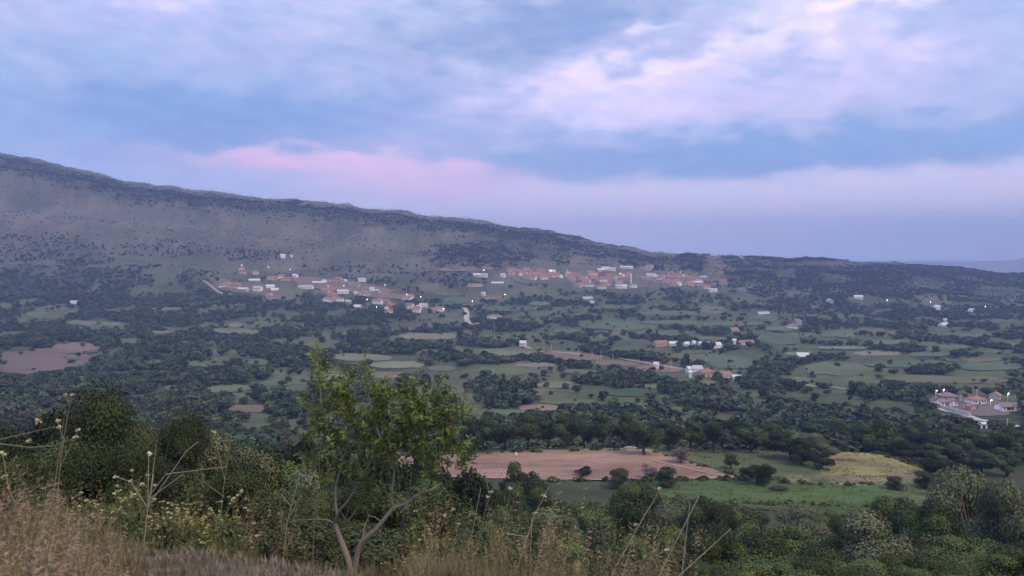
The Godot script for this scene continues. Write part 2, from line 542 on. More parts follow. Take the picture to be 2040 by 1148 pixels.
func soil_colour(p: Vector3) -> Color:
	var d := -p.z
	var m := mottle.get_noise_2d(p.x * 0.35, p.z * 0.35)
	var f := mottle.get_noise_2d(p.x * 2.0 + 500.0, p.z * 2.0)
	var near := Color(0.17, 0.135, 0.105).lerp(Color(0.12, 0.115, 0.07), smooth(-0.2, 0.3, f))
	var slope := Color(0.060, 0.066, 0.036).lerp(Color(0.09, 0.095, 0.05), smooth(-0.3, 0.3, f))
	var valley := Color(0.050, 0.070, 0.040).lerp(Color(0.085, 0.10, 0.055), smooth(-0.25, 0.35, m + 0.5 * f))
	var pv := plot_value.get_noise_2d(p.x * 0.8, p.z)
	var crop := Color(0.095, 0.125, 0.062).lerp(Color(0.165, 0.185, 0.10), smooth(-0.6, 0.6, pv))
	if pv > 0.62: crop = Color(0.21, 0.19, 0.13)
	elif pv < -0.8: crop = Color(0.20, 0.165, 0.13)
	crop = crop * (1.0 + 0.35 * f)
	valley = valley.lerp(crop, 0.85 * openness(p.x, d) * smooth(0.02, 0.09, plots.get_noise_2d(p.x * 0.8, p.z) + 1.0))
	var hill := Color(0.205, 0.190, 0.145).lerp(Color(0.125, 0.135, 0.092), smooth(-0.22, 0.28, m + 0.5 * f))
	var r := row_of(p.x, p.y, maxf(d, 1.0))
	var bare := smooth(1450, 1850, d) * (1.0 - smooth(1330, 1560, r.x + m * 260.0) * (1.0 - smooth(2080, 2250, d)))
	var c := near.lerp(slope, smooth(11, 24, d)).lerp(valley, smooth(120, 260, d)).lerp(hill, bare)
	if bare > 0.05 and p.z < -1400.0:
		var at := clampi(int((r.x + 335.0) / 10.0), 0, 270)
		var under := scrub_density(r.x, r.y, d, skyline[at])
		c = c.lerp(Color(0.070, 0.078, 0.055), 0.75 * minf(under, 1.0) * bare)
		c = c * (1.0 + 0.40 * mottle.get_noise_2d(p.x * 0.35 + p.z * 0.2, p.y * 0.9))
	return c

func openness(x: float, d: float) -> float:
	# 1 where the valley is hedged fields, 0 where it is wood
	var px := CX + x / maxf(d, 1.0) * FOCAL
	var w := mottle.get_noise_2d(x * 0.42 + 40.0, d * 0.30)
	var wish := -0.03 + 0.17 * smooth(650, 1150, px) * smooth(430, 520, d) - 0.17 * (1.0 - smooth(300, 480, d)) - 0.12 * (1.0 - smooth(200, 700, px)) - 0.20 * smooth(1250, 1500, d) * smooth(1420, 1600, px)
	return smooth(-0.06, 0.06, w + wish)

func scrub_density(px: float, py: float, d: float, sky_row: float) -> float:
	# how thick trees and bushes stand: woods and hedges in the valley, scattered scrub on the hill
	if d < 1500.0 + 200.0 * smooth(900, 1400, px): return 1.0
	var dn := mottle.get_noise_2d(px * 1.3, py * 5.0)
	if px > 1400.0:
		var k := 1.0
		for e in [[1565, 546, 26, 11], [1668, 556, 34, 10], [1845, 566, 60, 12], [1990, 582, 70, 14], [1410, 545, 40, 26], [1690, 525, 150, 6]]:
			var q: float = pow((px - e[0]) / e[2], 2) + pow((py - e[1]) / e[3], 2)
			if q < 1.0: k = minf(k, 0.10 + 0.5 * q * q)
		return k * smooth(1370, 1520, px + dn * 220.0) + 0.08
	var below := py - sky_row
	var band := smooth(6, 15, below) * (1.0 - smooth(22, 50 - 14 * smooth(200, 900, px), below + dn * 26.0))
	var k := 0.06 + 0.16 * smooth(0.0, 0.3, dn) + 0.04 * (1.0 - smooth(2, 12, below)) + 1.1 * band
	for e in [[945, 508, 95, 26, 1.0], [990, 478, 55, 24, 0.9], [1120, 508, 30, 18, 0.6], [1030, 500, 40, 30, 0.7], [1273, 524, 24, 9, 0.9], [1385, 515, 45, 14, 1.0], [60, 500, 150, 34, 0.55], [330, 505, 110, 26, 0.55], [500, 508, 80, 14, 0.5],
		[130, 560, 260, 55, 0.95], [1150, 470, 260, 14, 0.5], [720, 540, 130, 18, 0.35], [870, 560, 120, 16, 0.8]]:
		var q: float = pow((px - e[0]) / e[2], 2) + pow((py - e[1]) / e[3], 2)
		k = maxf(k, e[4] * (1.0 - smooth(0.4, 1.3, q + dn * 1.4)))
	k = maxf(k, (1.0 - smooth(560, 600, 1160 - py * 1.0 + 0.0)) * 0.0)
	return k

func _ready() -> void:
	# camera, sky, sun and exposure
	var cam := Camera3D.new()
	cam.name = "camera"
	cam.fov = rad_to_deg(2.0 * atan(574.0 / FOCAL))
	cam.near = 0.05
	cam.far = 20000.0
	cam.rotation.x = -PITCH
	var lens := CameraAttributesPhysical.new()
	lens.frustum_focal_length = 12.0 * FOCAL / 574.0
	lens.exposure_aperture = lens.frustum_focal_length / 9.0
	lens.frustum_focus_distance = 160.0
	lens.frustum_near = 0.05
	lens.frustum_far = 20000.0
	cam.attributes = lens
	cam.fov = rad_to_deg(2.0 * atan(574.0 / FOCAL))
	add_child(cam)
	var env := Environment.new()
	env.background_mode = Environment.BG_SKY
	env.tonemap_mode = Environment.TONE_MAPPER_LINEAR
	env.tonemap_exposure = 1.98
	env.sdfgi_enabled = true
	env.ssao_enabled = true
	env.ssil_enabled = true
	env.fog_enabled = true
	env.fog_density = 0.00019
	env.fog_light_color = Color(0.66, 0.77, 1.0)
	var sky := Sky.new()
	var air := PanoramaSkyMaterial.new()
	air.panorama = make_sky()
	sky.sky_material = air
	env.sky = sky
	env.background_energy_multiplier = 0.88
	var we := WorldEnvironment.new()
	we.name = "environment"
	we.environment = env
	add_child(we)
	var sun := DirectionalLight3D.new()   # the last soft warm light from the bright cloud behind the viewer
	sun.name = "sun"
	sun.light_color = Color(1.0, 0.85, 0.66)
	sun.light_energy = 0.47
	sun.light_angular_distance = 14.0
	sun.shadow_enabled = true
	sun.rotation = Vector3(deg_to_rad(-52), deg_to_rad(48), 0)
	add_child(sun)

	# the land
	rough.seed = 3; rough.frequency = 0.022; rough.fractal_octaves = 3
	swell.seed = 8; swell.frequency = 0.0055; swell.fractal_octaves = 2
	mottle.seed = 19; mottle.frequency = 0.02; mottle.fractal_octaves = 4
	for p in [plots, plot_value]:
		p.seed = 14; p.noise_type = FastNoiseLite.TYPE_CELLULAR; p.frequency = 0.0125; p.cellular_jitter = 0.9
		p.domain_warp_enabled = true; p.domain_warp_amplitude = 18.0; p.domain_warp_frequency = 0.012
	plots.cellular_return_type = FastNoiseLite.RETURN_DISTANCE2_SUB
	plot_value.cellular_return_type = FastNoiseLite.RETURN_CELL_VALUE
	field_mask.resize(1020 * 574)
	var soil := matte("soil", Color.WHITE, 0.95, true)
	var grain := NoiseTexture2D.new()
	var gn := FastNoiseLite.new()
	gn.seed = 4; gn.frequency = 0.02; gn.fractal_octaves = 6; gn.fractal_gain = 0.6
	grain.noise = gn
	grain.width = 1024; grain.height = 1024; grain.seamless = true
	var ramp := Gradient.new()
	ramp.set_color(0, Color(0.66, 0.64, 0.62))
	ramp.set_color(1, Color(1.0, 1.0, 1.0))
	grain.color_ramp = ramp
	soil.albedo_texture = grain
	soil.uv1_triplanar = true
	soil.uv1_world_triplanar = true
	soil.uv1_scale = Vector3(0.07, 0.07, 0.07)
	var leafy := matte("leafy", Color.WHITE, 0.75, true)
	leafy.backlight_enabled = true
	leafy.backlight = Color(0.12, 0.14, 0.07)
	survey()
	look_out()
	lay_ground()
	lay_fields()
	lay_tracks()
	build_villages()
	plant_trees()
	scatter_woods()
	dress_foreground()

func lay_fields() -> void:
	var green := Color(0.145, 0.185, 0.10)
	var pale := Color(0.24, 0.25, 0.155)
	var brown := Color(0.25, 0.205, 0.155)
	var mauve := Color(0.20, 0.17, 0.14)
	var deep := Color(0.05, 0.115, 0.055)
	# the three big fields below the viewer
	stretch("ploughed_field", "bare reddish ploughed field below the oak row, centre right", [[740, 912], [965, 905], [1120, 899], [1295, 896], [1480, 953]], [[740, 930], [900, 952], [1090, 958], [1330, 958], [1480, 955]], Color(0.36, 0.25, 0.195), 0.10)
	stretch("meadow", "dark green grass strip below the ploughed field and hay meadow", [[1280, 961], [1480, 956], [1560, 962], [1700, 968], [1850, 972]], [[1280, 985], [1480, 1010], [1560, 1020], [1700, 1030], [1850, 1010]], Color(0.085, 0.145, 0.05))
	stretch("meadow", "dull green grass between ploughed field and hay meadow", [[1300, 896], [1400, 915], [1500, 916], [1560, 925], [1660, 915]], [[1300, 899], [1400, 926], [1490, 954], [1560, 963], [1660, 968]], Color(0.125, 0.165, 0.08))
	stretch("meadow", "grey green grass at the right edge of the hay meadow", [[1660, 962], [1750, 962], [1850, 944], [1900, 950], [1960, 960]], [[1660, 969], [1750, 973], [1850, 996], [1900, 1005], [1960, 1000]], Color(0.16, 0.19, 0.095))
	stretch("meadow", "narrow pale meadow behind the hay meadow", [[1560, 874], [1620, 876], [1680, 882], [1730, 890]], [[1560, 880], [1620, 900], [1680, 904], [1730, 906]], Color(0.16, 0.18, 0.085))
	stretch("meadow", "pale yellow green hay meadow right of the ploughed field", [[1640, 904], [1690, 903], [1745, 904], [1800, 918], [1848, 936]], [[1640, 946], [1690, 948], [1745, 950], [1800, 946], [1848, 940]], Color(0.29, 0.285, 0.125))
	stretch("meadow", "straw coloured mown strip at the lower edge of the hay meadow", [[1570, 950], [1660, 947], [1745, 951], [1845, 942]], [[1570, 962], [1660, 968], [1745, 966], [1845, 960]], Color(0.26, 0.24, 0.15))
	field("yard", "bare pinkish yard between the white walled houses", 1940, 809, 85, 22, 0.12, Color(0.20, 0.165, 0.15))
	var where := "small hedged field on the valley floor"
	for f in [[1419, 618, 28, 9, 0.05, 1], [1550, 675, 48, 13, 0.1, 0], [1676, 666, 42, 8, 0, 0], [1453, 721, 55, 15, 0.1, 0], [1667, 736, 66, 16, 0, 0], [1808, 725, 90, 8, 0, 0], [1900, 692, 36, 5, 0, 0], [1855, 707, 42, 5, 0, 0],
		[1980, 732, 62, 8, 0, 0], [1890, 757, 130, 9, 0.02, 0], [1996, 701, 32, 4, 0, 0], [1776, 682, 46, 5, 0, 0], [1682, 694, 52, 4, 0, 1], [1510, 633, 32, 5, 0, 0], [1463, 646, 62, 5, 0, 0], [1600, 668, 30, 5, 0, 0],
		[1017, 615, 60, 6, 0, 0], [1075, 605, 22, 4, 0, 0], [1220, 649, 72, 11, 0.04, 0], [1068, 562, 42, 4, 0, 0], [910, 600, 27, 7, 0, 0], [1327, 625, 60, 6, 0, 0], [1230, 612, 36, 5, 0, 0], [895, 585, 27, 5, 0, 0], [1336, 643, 60, 5, 0, 0],
		[853, 671, 60, 8, 0, 1], [720, 713, 62, 8, 0.02, 1], [790, 728, 56, 8, 0, 1], [577, 760, 62, 9, -0.08, 0], [765, 748, 50, 8, 0, 1], [1017, 703, 62, 7, 0.04, 1], [1067, 728, 42, 5, 0, 1], [998, 742, 52, 8, 0.05, 0], [1112, 768, 44, 8, 0, 1],
		[1254, 783, 46, 9, 0, 4], [1010, 824, 62, 9, 0, 0], [1075, 814, 42, 8, 0, 2], [1247, 697, 32, 5, 0, 0], [1140, 710, 64, 9, 0.06, 2], [1132, 801, 60, 6, 0, 0], [1417, 675, 36, 4, 0, 0], [1390, 701, 32, 4, 0, 0], [1315, 736, 48, 7, 0.06, 2],
		[1387, 763, 42, 5, 0, 0], [1300, 770, 36, 5, 0, 0], [160, 644, 34, 5, 0.03, 1], [220, 646, 18, 4, 0, 1], [84, 629, 36, 7, 0.05, 0], [470, 661, 50, 6, 0.04, 1], [316, 663, 20, 4, 0, 1], [258, 680, 24, 6, 0, 0], [306, 723, 22, 6, 0, 0],
		[410, 727, 42, 8, 0.05, 0], [468, 648, 14, 5, 0, 1], [510, 722, 22, 7, 0, 0], [455, 775, 52, 8, -0.06, 0], [338, 776, 15, 8, 0, 3], [330, 616, 32, 3, 0, 1], [8, 610, 14, 6, 0, 0], [490, 815, 42, 9, 0, 2], [150, 694, 50, 12, 0, 2], [70, 722, 112, 27, -0.05, 3],
		[343, 520, 115, 7, 0.04, 4], [931, 537, 62, 5, -0.03, 2], [500, 577, 80, 13, 0.12, 3], [700, 575, 120, 14, 0.15, 2], [440, 560, 30, 10, 0.4, 3], [1230, 552, 190, 20, 0.05, 3], [1560, 655, 40, 5, 0, 0], [1750, 705, 50, 5, 0, 1], [1940, 718, 60, 4, 0, 0],
		[1600, 705, 36, 4, 0, 1], [1590, 757, 40, 5, 0.05, 0], [1160, 742, 40, 6, 0.03, 0], [1230, 725, 46, 6, 0.04, 2], [880, 735, 30, 6, 0, 0], [660, 752, 40, 7, 0, 1], [1990, 640, 40, 4, 0, 0], [1930, 668, 50, 4, 0, 0], [1130, 660, 30, 5, 0, 0], [640, 692, 30, 5, 0, 0]]:
		var words: String = ["grey green grass", "pale cut grass", "bare brown earth", "mauve brown stubble", "bright green crop"][f[5]]
		var col: Color = [green, pale, brown, mauve, deep.lerp(green, 0.5)][f[5]]
		rng.seed = int(f[0])
		field("field", "%s, %s, %s" % [where, words, "left" if f[0] < 680 else ("middle" if f[0] < 1360 else "right")], f[0], f[1], f[2], f[3], f[4], tint_of(col, 0.12), f[1] > 560 or f[5] == 4)

func lay_tracks() -> void:
	var dust := Color(0.42, 0.37, 0.33)
	var pale := Color(0.62, 0.60, 0.58)
	var edge := Color(0.50, 0.40, 0.34)
	track("valley_road", "pale road winding along the valley past the farm", [[1040, 690], [1130, 704], [1240, 716], [1330, 731], [1400, 742], [1470, 754], [1560, 763], [1690, 776], [1780, 782], [1840, 785]], 6.5, dust, mats.soil)
	track("white_lane", "white curving lane below the upper village", [[922, 614], [930, 624], [929, 636], [940, 647], [962, 642]], 9.0, pale, mats.soil)
	track("yard_lane", "pinkish dirt lane at the left end of the left village", [[405, 560], [425, 575], [440, 585], [460, 587]], 7.0, dust, mats.soil)
	track("hill_path", "thin pale path slanting up the bare hillside", [[500, 494], [560, 490], [620, 484], [690, 478], [760, 455]], 4.0, Color(0.36, 0.30, 0.27), mats.soil)
	track("hamlet_lane", "pale lane passing below the long wall of the hamlet", [[1860, 806], [1885, 818], [1930, 829], [1985, 843], [2050, 855], [2120, 866]], 5.0, pale, mats.soil)
	track("field_path", "pale trodden edge along the far side of the ploughed field", [[950, 906], [1020, 902], [1100, 900], [1190, 897], [1270, 896]], 0.9, edge, mats.soil)
	track("field_path", "pale trodden edge slanting down the right side of the ploughed field", [[1300, 920], [1350, 930], [1410, 944], [1475, 953]], 1.1, edge, mats.soil)
	track("field_path", "pale trodden edge along the near side of the ploughed field", [[1090, 952], [1200, 958], [1330, 955], [1470, 953]], 0.9, edge, mats.soil)
	track("field_path", "pale path behind the meadow at the oak trees", [[1570, 875], [1610, 877], [1660, 882], [1720, 884]], 0.9, edge, mats.soil)

func plant_trees() -> void:
	var dk := Color(0.018, 0.030, 0.014)
	var lt := Color(0.082, 0.118, 0.046)
	mats["bark"] = matte("bark", Color.WHITE, 0.95, true)
	for k in 4: kinds["oak%d" % k] = [crown(100 + k, 14, 8500, 0.044, dk, lt), trunk(200 + k, Color(0.085, 0.07, 0.06))]
	for k in 3: kinds["near%d" % k] = [crown(300 + k, 12, 26000, 0.026, dk * 0.6, Color(0.118, 0.165, 0.058), 1.0, 0.26), trunk(310 + k, Color(0.09, 0.075, 0.062))]
	for k in 2: kinds["fine%d" % k] = [crown(350 + k, 14, 46000, 0.0165, dk * 0.6, Color(0.095, 0.122, 0.050), 1.0, 0.36), trunk(360 + k, Color(0.09, 0.075, 0.062))]
	for k in 2: kinds["grey%d" % k] = [crown(400 + k, 12, 22000, 0.026, Color(0.018, 0.026, 0.015), Color(0.16, 0.185, 0.10), 1.0, 0.34), trunk(410 + k, Color(0.16, 0.14, 0.125))]
	kinds["dark0"] = [crown(500, 13, 14000, 0.034, Color(0.010, 0.020, 0.010), Color(0.032, 0.048, 0.024)), trunk(501, Color(0.05, 0.045, 0.04))]
	kinds["bush0"] = [crown(600, 9, 9000, 0.042, Color(0.02, 0.032, 0.016), Color(0.06, 0.075, 0.036), 1.3), trunk(601, Color(0.07, 0.06, 0.05))]
	kinds["gold0"] = [crown(620, 12, 10000, 0.04, Color(0.05, 0.06, 0.015), Color(0.20, 0.20, 0.05), 1.2, 0.4), trunk(621, Color(0.1, 0.08, 0.05))]
	kinds["mauve0"] = [crown(640, 10, 1500, 0.05, Color(0.07, 0.055, 0.06), Color(0.17, 0.13, 0.145), 1.2, 0.6), trunk(641, Color(0.16, 0.13, 0.13), 0.02)]
	var row := "in the row behind the ploughed field"
	var oak := "dark spreading oak"
	plant_list(row, "tree", "oaks behind the ploughed field", [[925, 828, 74, 246, "oak2", oak], [962, 824, 68, 242, "oak0", oak], [1005, 832, 72, 246, "oak1", "rounded grey green oak"], [1052, 826, 68, 242, "oak2", oak], [1092, 832, 55, 248, "oak3", "low rounded oak"], [1128, 822, 61, 244, "oak0", oak],
		[1165, 826, 55, 251, "oak1", "low rounded oak"], [1205, 814, 78, 246, "oak3", "tall knobbly oak"], [1248, 824, 59, 254, "oak2", oak], [1285, 828, 78, 234, "oak1", "open oak with bare trunk"], [1335, 836, 68, 242, "oak0", oak], [1378, 832, 74, 248, "oak3", oak],
		[1425, 838, 65, 240, "oak2", oak], [1468, 812, 89, 281, "dark0", "very dark tall oak"], [1500, 842, 79, 242, "oak1", "rounded grey green oak"], [1548, 846, 65, 246, "oak0", oak], [1580, 858, 70, 232, "dark0", "dark upright oak"], [1618, 858, 74, 236, "grey1", "thin crowned oak with sky gaps"], [1600, 881, 55, 222, "dark0", "low dark oak"], [1640, 884, 52, 232, "grey0", "leaning thin oak"]])
	plant_list("of lone field trees", "tree", "lone trees in the fields", [[1513, 912, 58, 196, "dark0", "dense dark round tree"], [1461, 900, 42, 214, "oak3", "small upright dark tree"], [1163, 927, 36, 206, "dark0", "small dark round tree in the ploughed field"], [1640, 905, 46, 215, "dark0", "low dark tree beside the hay meadow"],
		[1850, 940, 44, 196, "bush0", "low round tree at the meadow edge"], [1792, 952, 34, 192, "bush0", "small round tree at the meadow edge"], [1035, 918, 74, 150, "oak0", "round tree at the ploughed field's left corner"]])
	plant_list("of low field bushes", "bush", "bushes on the field margins", [[1240, 938, 46, 192, "bush0", "dark low bush on the near field edge"], [1330, 934, 46, 192, "bush0", "dark bush on the near field edge"], [1300, 922, 62, 200, "mauve0", "bare mauve twiggy bush"], [1358, 885, 60, 222, "mauve0", "bare mauve twiggy bush beside the oaks"], [1554, 970, 40, 190, "bush0", "dark round bush on green grass"],
		[1690, 914, 34, 232, "grey0", "small thin bush in the hay meadow"], [1688, 884, 24, 250, "bush0", "small dark bush behind the hay meadow"]])
	plant_list("in the wood right of the meadow", "tree", "wood right of the hay meadow", [[1735, 841, 68, 262, "oak0", oak], [1772, 835, 72, 266, "oak2", oak], [1815, 839, 75, 262, "oak3", oak], [1862, 845, 75, 256, "dark0", "dark broad oak"], [1905, 851, 72, 256, "oak1", oak], [1950, 855, 75, 250, "oak0", oak], [1998, 857, 81, 248, "oak2", oak], [2040, 849, 81, 250, "oak3", oak],
		[1778, 865, 59, 252, "oak1", "lower oak at the meadow edge"], [1822, 873, 66, 240, "dark0", "dark oak at the meadow edge"], [1868, 881, 75, 232, "oak3", "broad oak at the meadow edge"], [1915, 886, 75, 230, "oak2", "broad oak at the meadow edge"], [1962, 893, 75, 226, "oak0", oak], [2015, 889, 81, 226, "oak1", oak], [1880, 905, 63, 212, "dark0", "small oak at the meadow edge"]])
	var soft := "bushy olive green tree"
	plant_list("on the near right slope", "tree", "trees on the near slope, right", [[1962, 912, 190, 96, "grey0", "tall pale grey green tree"], [2038, 922, 150, 88, "grey1", "tall pale grey green tree"], [1815, 962, 130, 114, "near1", soft], [1772, 1000, 215, 72, "grey1", "light leafed broad tree"], [1905, 1004, 150, 78, "near0", "dark leafed tree"], [1985, 1052, 210, 54, "near2", "dark leafed tree"],
		[1868, 1076, 170, 50, "near1", soft], [1680, 1094, 170, 48, "near0", soft], [1552, 1004, 180, 84, "near2", "grey green tree"], [1664, 1040, 130, 76, "near1", soft], [1470, 1056, 130, 62, "near0", soft], [1575, 1096, 170, 46, "near2", soft], [2060, 1100, 180, 40, "near0", "dark leafed tree"], [1775, 1112, 170, 40, "near2", soft], [1470, 1112, 150, 38, "near1", soft], [1940, 1126, 160, 36, "near1", soft]])
	plant_list("on the near middle slope", "tree", "trees on the near slope, middle", [[965, 956, 120, 80, "near2", soft], [1005, 934, 90, 110, "near1", soft], [1086, 952, 96, 130, "near0", soft], [1195, 958, 130, 118, "near2", soft], [1282, 934, 112, 140, "near1", soft], [1368, 970, 116, 120, "grey0", "grey green tree"], [1240, 1000, 170, 72, "near0", soft], [1122, 990, 166, 64, "grey1", "grey green tree"],
		[1020, 1016, 160, 56, "near1", soft], [1335, 1006, 150, 78, "near2", soft], [1420, 996, 120, 112, "near0", soft], [1500, 1000, 110, 126, "near1", soft], [1590, 1000, 116, 128, "grey0", "grey green tree"], [1670, 1002, 100, 134, "near2", soft], [1262, 1062, 160, 50, "near1", soft], [1150, 1066, 170, 42, "near2", "dark leafed tree"], [1374, 1066, 170, 50, "near0", soft], [950, 1030, 160, 40, "dark0", "dark tree"], [1060, 1070, 160, 36, "dark0", "dark tree"]])
	plant_list("on the near left slope", "tree", "trees on the near slope, left", [[30, 768, 210, 46, "dark0", "very dark tree"], [185, 756, 260, 36, "fine0", "tall broad olive green tree"], [300, 806, 190, 42, "fine1", soft], [425, 834, 180, 46, "grey0", "grey green tree"], [520, 846, 180, 46, "near2", "grey green tree"], [580, 800, 110, 66, "dark0", "very dark tree"], [95, 846, 260, 28, "fine1", soft], [-40, 830, 240, 30, "fine0", soft],
		[255, 872, 230, 28, "fine0", soft], [360, 892, 210, 30, "fine1", soft], [465, 912, 220, 29, "fine0", soft], [565, 900, 200, 33, "grey1", "grey green tree"], [640, 876, 170, 40, "near0", "dark leafed tree"], [660, 960, 190, 27, "fine1", "dark leafed tree"], [760, 950, 200, 33, "near0", "dark leafed tree"], [850, 935, 200, 36, "near1", "dark leafed tree"], [890, 880, 150, 60, "dark0", "dark tree"], [830, 870, 140, 72, "oak0", "dark tree"], [740, 880, 160, 70, "oak2", "dark tree"], [690, 850, 120, 90, "oak1", "dark tree"]])
	plant_list("of shrubs on the near bank", "shrub", "shrubs on the near bank", [[470, 1046, 170, 15, "bush0", "dark low shrub"], [590, 1060, 180, 16, "bush0", "dark low shrub"], [760, 1060, 200, 17, "bush0", "dark low shrub"], [393, 978, 100, 13, "gold0", "yellow green leafed shrub"], [900, 1070, 170, 18, "bush0", "dark low shrub"], [1040, 1090, 150, 20, "bush0", "dark low shrub"], [1510, 1098, 130, 19, "gold0", "yellow green leafed shrub"], [1430, 1122, 90, 19, "gold0", "yellow green leafed shrub"], [1620, 1126, 120, 18, "gold0", "yellow green leafed shrub"], [1210, 1100, 160, 20, "bush0", "dark low shrub"], [200, 1010, 160, 14, "bush0", "dark low shrub"], [320, 1030, 150, 14, "bush0", "dark low shrub"], [60, 985, 160, 14, "bush0", "dark low shrub"]])

func scatter_woods() -> void:
	# woods, hedgerows and scrub: walk the land in rows and plant where nothing is kept clear
	var far_kinds := []
	for k in 5: far_kinds.append(crown(700 + k, 7, 170, 0.26, Color(0.026, 0.042, 0.026), Color(0.074, 0.106, 0.054), 1.25, 0.12))
	var scrub_kinds := []
	for k in 3: scrub_kinds.append(crown(720 + k, 5, 60, 0.42, Color(0.026, 0.034, 0.024), Color(0.060, 0.070, 0.048), 1.3, 0.1))
	var where := [[], [], [], [], [], [], [], []]
	var tints := [[], [], [], [], [], [], [], []]
	var singles := []
	rng.seed = 77
	var d := 262.0
	while d < 2620.0:
		var step := 4.6 + 3.8 * smooth(260, 1400, d) - 2.2 * smooth(1650, 1900, d)
		var half := d * 0.70
		var n := int(2.0 * half / step)
		for k in n:
			var x := -half + (k + rng.randf()) * step
			var dd := d + rng.randf_range(-0.5, 0.5) * step
			var y := ground(x, -dd)
			var r := row_of(x, y, dd)
			var px := int(r.x) >> 1
			var py := int(r.y) >> 1
			var taken := 0
			if px >= 0 and px < 1020 and py >= 0 and py < 574: taken = field_mask[py * 1020 + px]
			if taken == 2 or (taken == 1 and rng.randf() > 0.035): continue
			var c := clampi(int((r.x + 335.0) / 10.0), 0, 270)
			var thick := scrub_density(r.x, r.y, dd, skyline[c])
			if taken == 0 and dd < 1750.0:
				var o := openness(x, dd)
				var hedge := 1.0 - smooth(0.05, 0.14, plots.get_noise_2d(x * 0.8, -dd) + 1.0)
				thick *= lerpf(0.55 + 0.4 * smooth(-0.2, 0.1, mottle.get_noise_2d(x * 1.1, dd)), maxf(0.05, 0.9 * hedge), o)
			if rng.randf() > thick: continue
			var size := (0.5 + 0.9 * pow(rng.randf(), 1.6)) * (6.2 - 1.2 * smooth(1300, 1900, dd)) * (0.6 if taken == 1 else 1.0)
			if dd > 1650: size *= 0.75 if thick > 0.3 else 0.5
			var wide := size * rng.randf_range(1.0, 1.6)
			var s := Basis(Vector3.UP, rng.randf() * TAU).scaled(Vector3(wide, size, wide))
			var t := rng.randf_range(0.55, 1.45)
			var tint := Color(t * rng.randf_range(0.85, 1.25), t, t * rng.randf_range(0.8, 1.15))
			if dd < 430.0 and singles.size() < 176 and absf(r.x - 1020) < 1060 and r.y - size / dd * FOCAL < 850:
				singles.append([r.x, Vector3(x, y, -dd), wide, size])
				continue
			var q := rng.randi() % 5 if dd < 1650.0 else 5 + rng.randi() % 3
			where[q].append(Transform3D(s, Vector3(x, y - 0.14 * size, -dd)))
			tints[q].append(tint)
		d += step * 0.9
	for k in 5: mass("valley_woods", "mixed hedgerow trees and woods across the valley floor", "woods", far_kinds[k], mats.leafy, where[k], tints[k])
	for k in 3: mass("hillside_scrub", "low scrub and far woods on the slopes below the ridge", "scrub", scrub_kinds[k], mats.leafy, where[5 + k], tints[5 + k])
	singles.sort_custom(func(a, b): return a[0] < b[0])
	var n := 0
	for t in singles:
		n += 1
		var o := grow("wood_tree", ["oak0", "oak1", "oak2", "oak3", "dark0"][n * 7 % 5], t[1], t[2], t[3], n * 1.7)
		tag(o, "%s tree, %s from left at the near edge of the valley woods" % [SIZES[clampi(int(t[3] / 2.6) - 1, 0, 2)], nth(n)], "tree", "trees along the near edge of the valley woods")


func roughen_fields() -> void:
	# rank grass in the meadows and low growth along the field margins
	rng.seed = 303
	var blades := tuft(9, 9, 0.55, 0.35, Color(0.07, 0.10, 0.04), Color(0.20, 0.22, 0.10), 0.03)
	var low := crown(730, 5, 90, 0.30, Color(0.03, 0.045, 0.02), Color(0.09, 0.12, 0.05), 1.3, 0.3)
	var where := []
	var tints := []
	for k in 9000:
		var px := rng.randf_range(1280, 1960)
		var py := rng.randf_range(896, 1020)
		if py < 962.0 and px < 1290.0 + (py - 896.0) * 3.2: continue
		var f := mottle.get_noise_2d(px * 0.8, py * 3.0)
		if rng.randf() > 0.35 + 1.2 * f: continue
		var s := rng.randf_range(0.6, 1.5)
		where.append(Transform3D(Basis(Vector3.UP, rng.randf() * TAU).scaled(Vector3(s * 1.4, s, s * 1.4)), spot(px, py)))
		var t := rng.randf_range(0.6, 1.4)
		tints.append(Color(t * 1.05, t, t * 0.9))
	mass("meadow_grass", "rank grass tufts in the meadows beside the ploughed field", "grass", blades, mats.straw, where, tints)
	where = []
	tints = []
	for e in [[740, 910, 965, 904, 30], [965, 904, 1295, 895, 46], [1300, 900, 1480, 953, 14], [1085, 960, 1480, 957, 40], [1480, 956, 1850, 972, 26], [1640, 902, 1745, 903, 14], [1745, 903, 1848, 934, 26], [1848, 938, 1960, 960, 18], [1560, 964, 1700, 968, 10], [1300, 1000, 1850, 1016, 50]]:
		for k in int(e[4]):
			var t := rng.randf()
			var p := spot(lerpf(e[0], e[2], t) + rng.randf_range(-5, 5), lerpf(e[1], e[3], t) + rng.randf_range(-1.5, 1.5))
			var s := 0.5 + 1.5 * pow(rng.randf(), 2.5)
			where.append(Transform3D(Basis(Vector3.UP, rng.randf() * TAU).scaled(Vector3(s * rng.randf_range(1.2, 2.4), s, s * 1.5)), p - Vector3(0, 0.12 * s, 0)))
			var g := rng.randf_range(0.6, 1.4)
			tints.append(Color(g * rng.randf_range(0.9, 1.3), g, g * 0.9))
	mass("undergrowth", "low weeds and brambles along the margins of the fields", "undergrowth", low, mats.leafy, where, tints)

# ---- buildings, lamps and poles
func house_walls(w: float, d: float, h: float, peak: float, style: String) -> ArrayMesh:
	var b := Builder.new()
	b.box(Vector3(-w / 2, -2.5, -d / 2), Vector3(w / 2, h, d / 2))
	if style == "gable": # gables at the left and right ends
		for s in [-1.0, 1.0]:
			b.tri(Vector3(s * w / 2, h, -d / 2), Vector3(s * w / 2, h + peak, 0), Vector3(s * w / 2, h, d / 2))
	elif style == "end": # a gable towards the front and back
		for s in [-1.0, 1.0]:
			b.tri(Vector3(-w / 2, h, s * d / 2), Vector3(0, h + peak, s * d / 2), Vector3(w / 2, h, s * d / 2))
	return b.mesh()

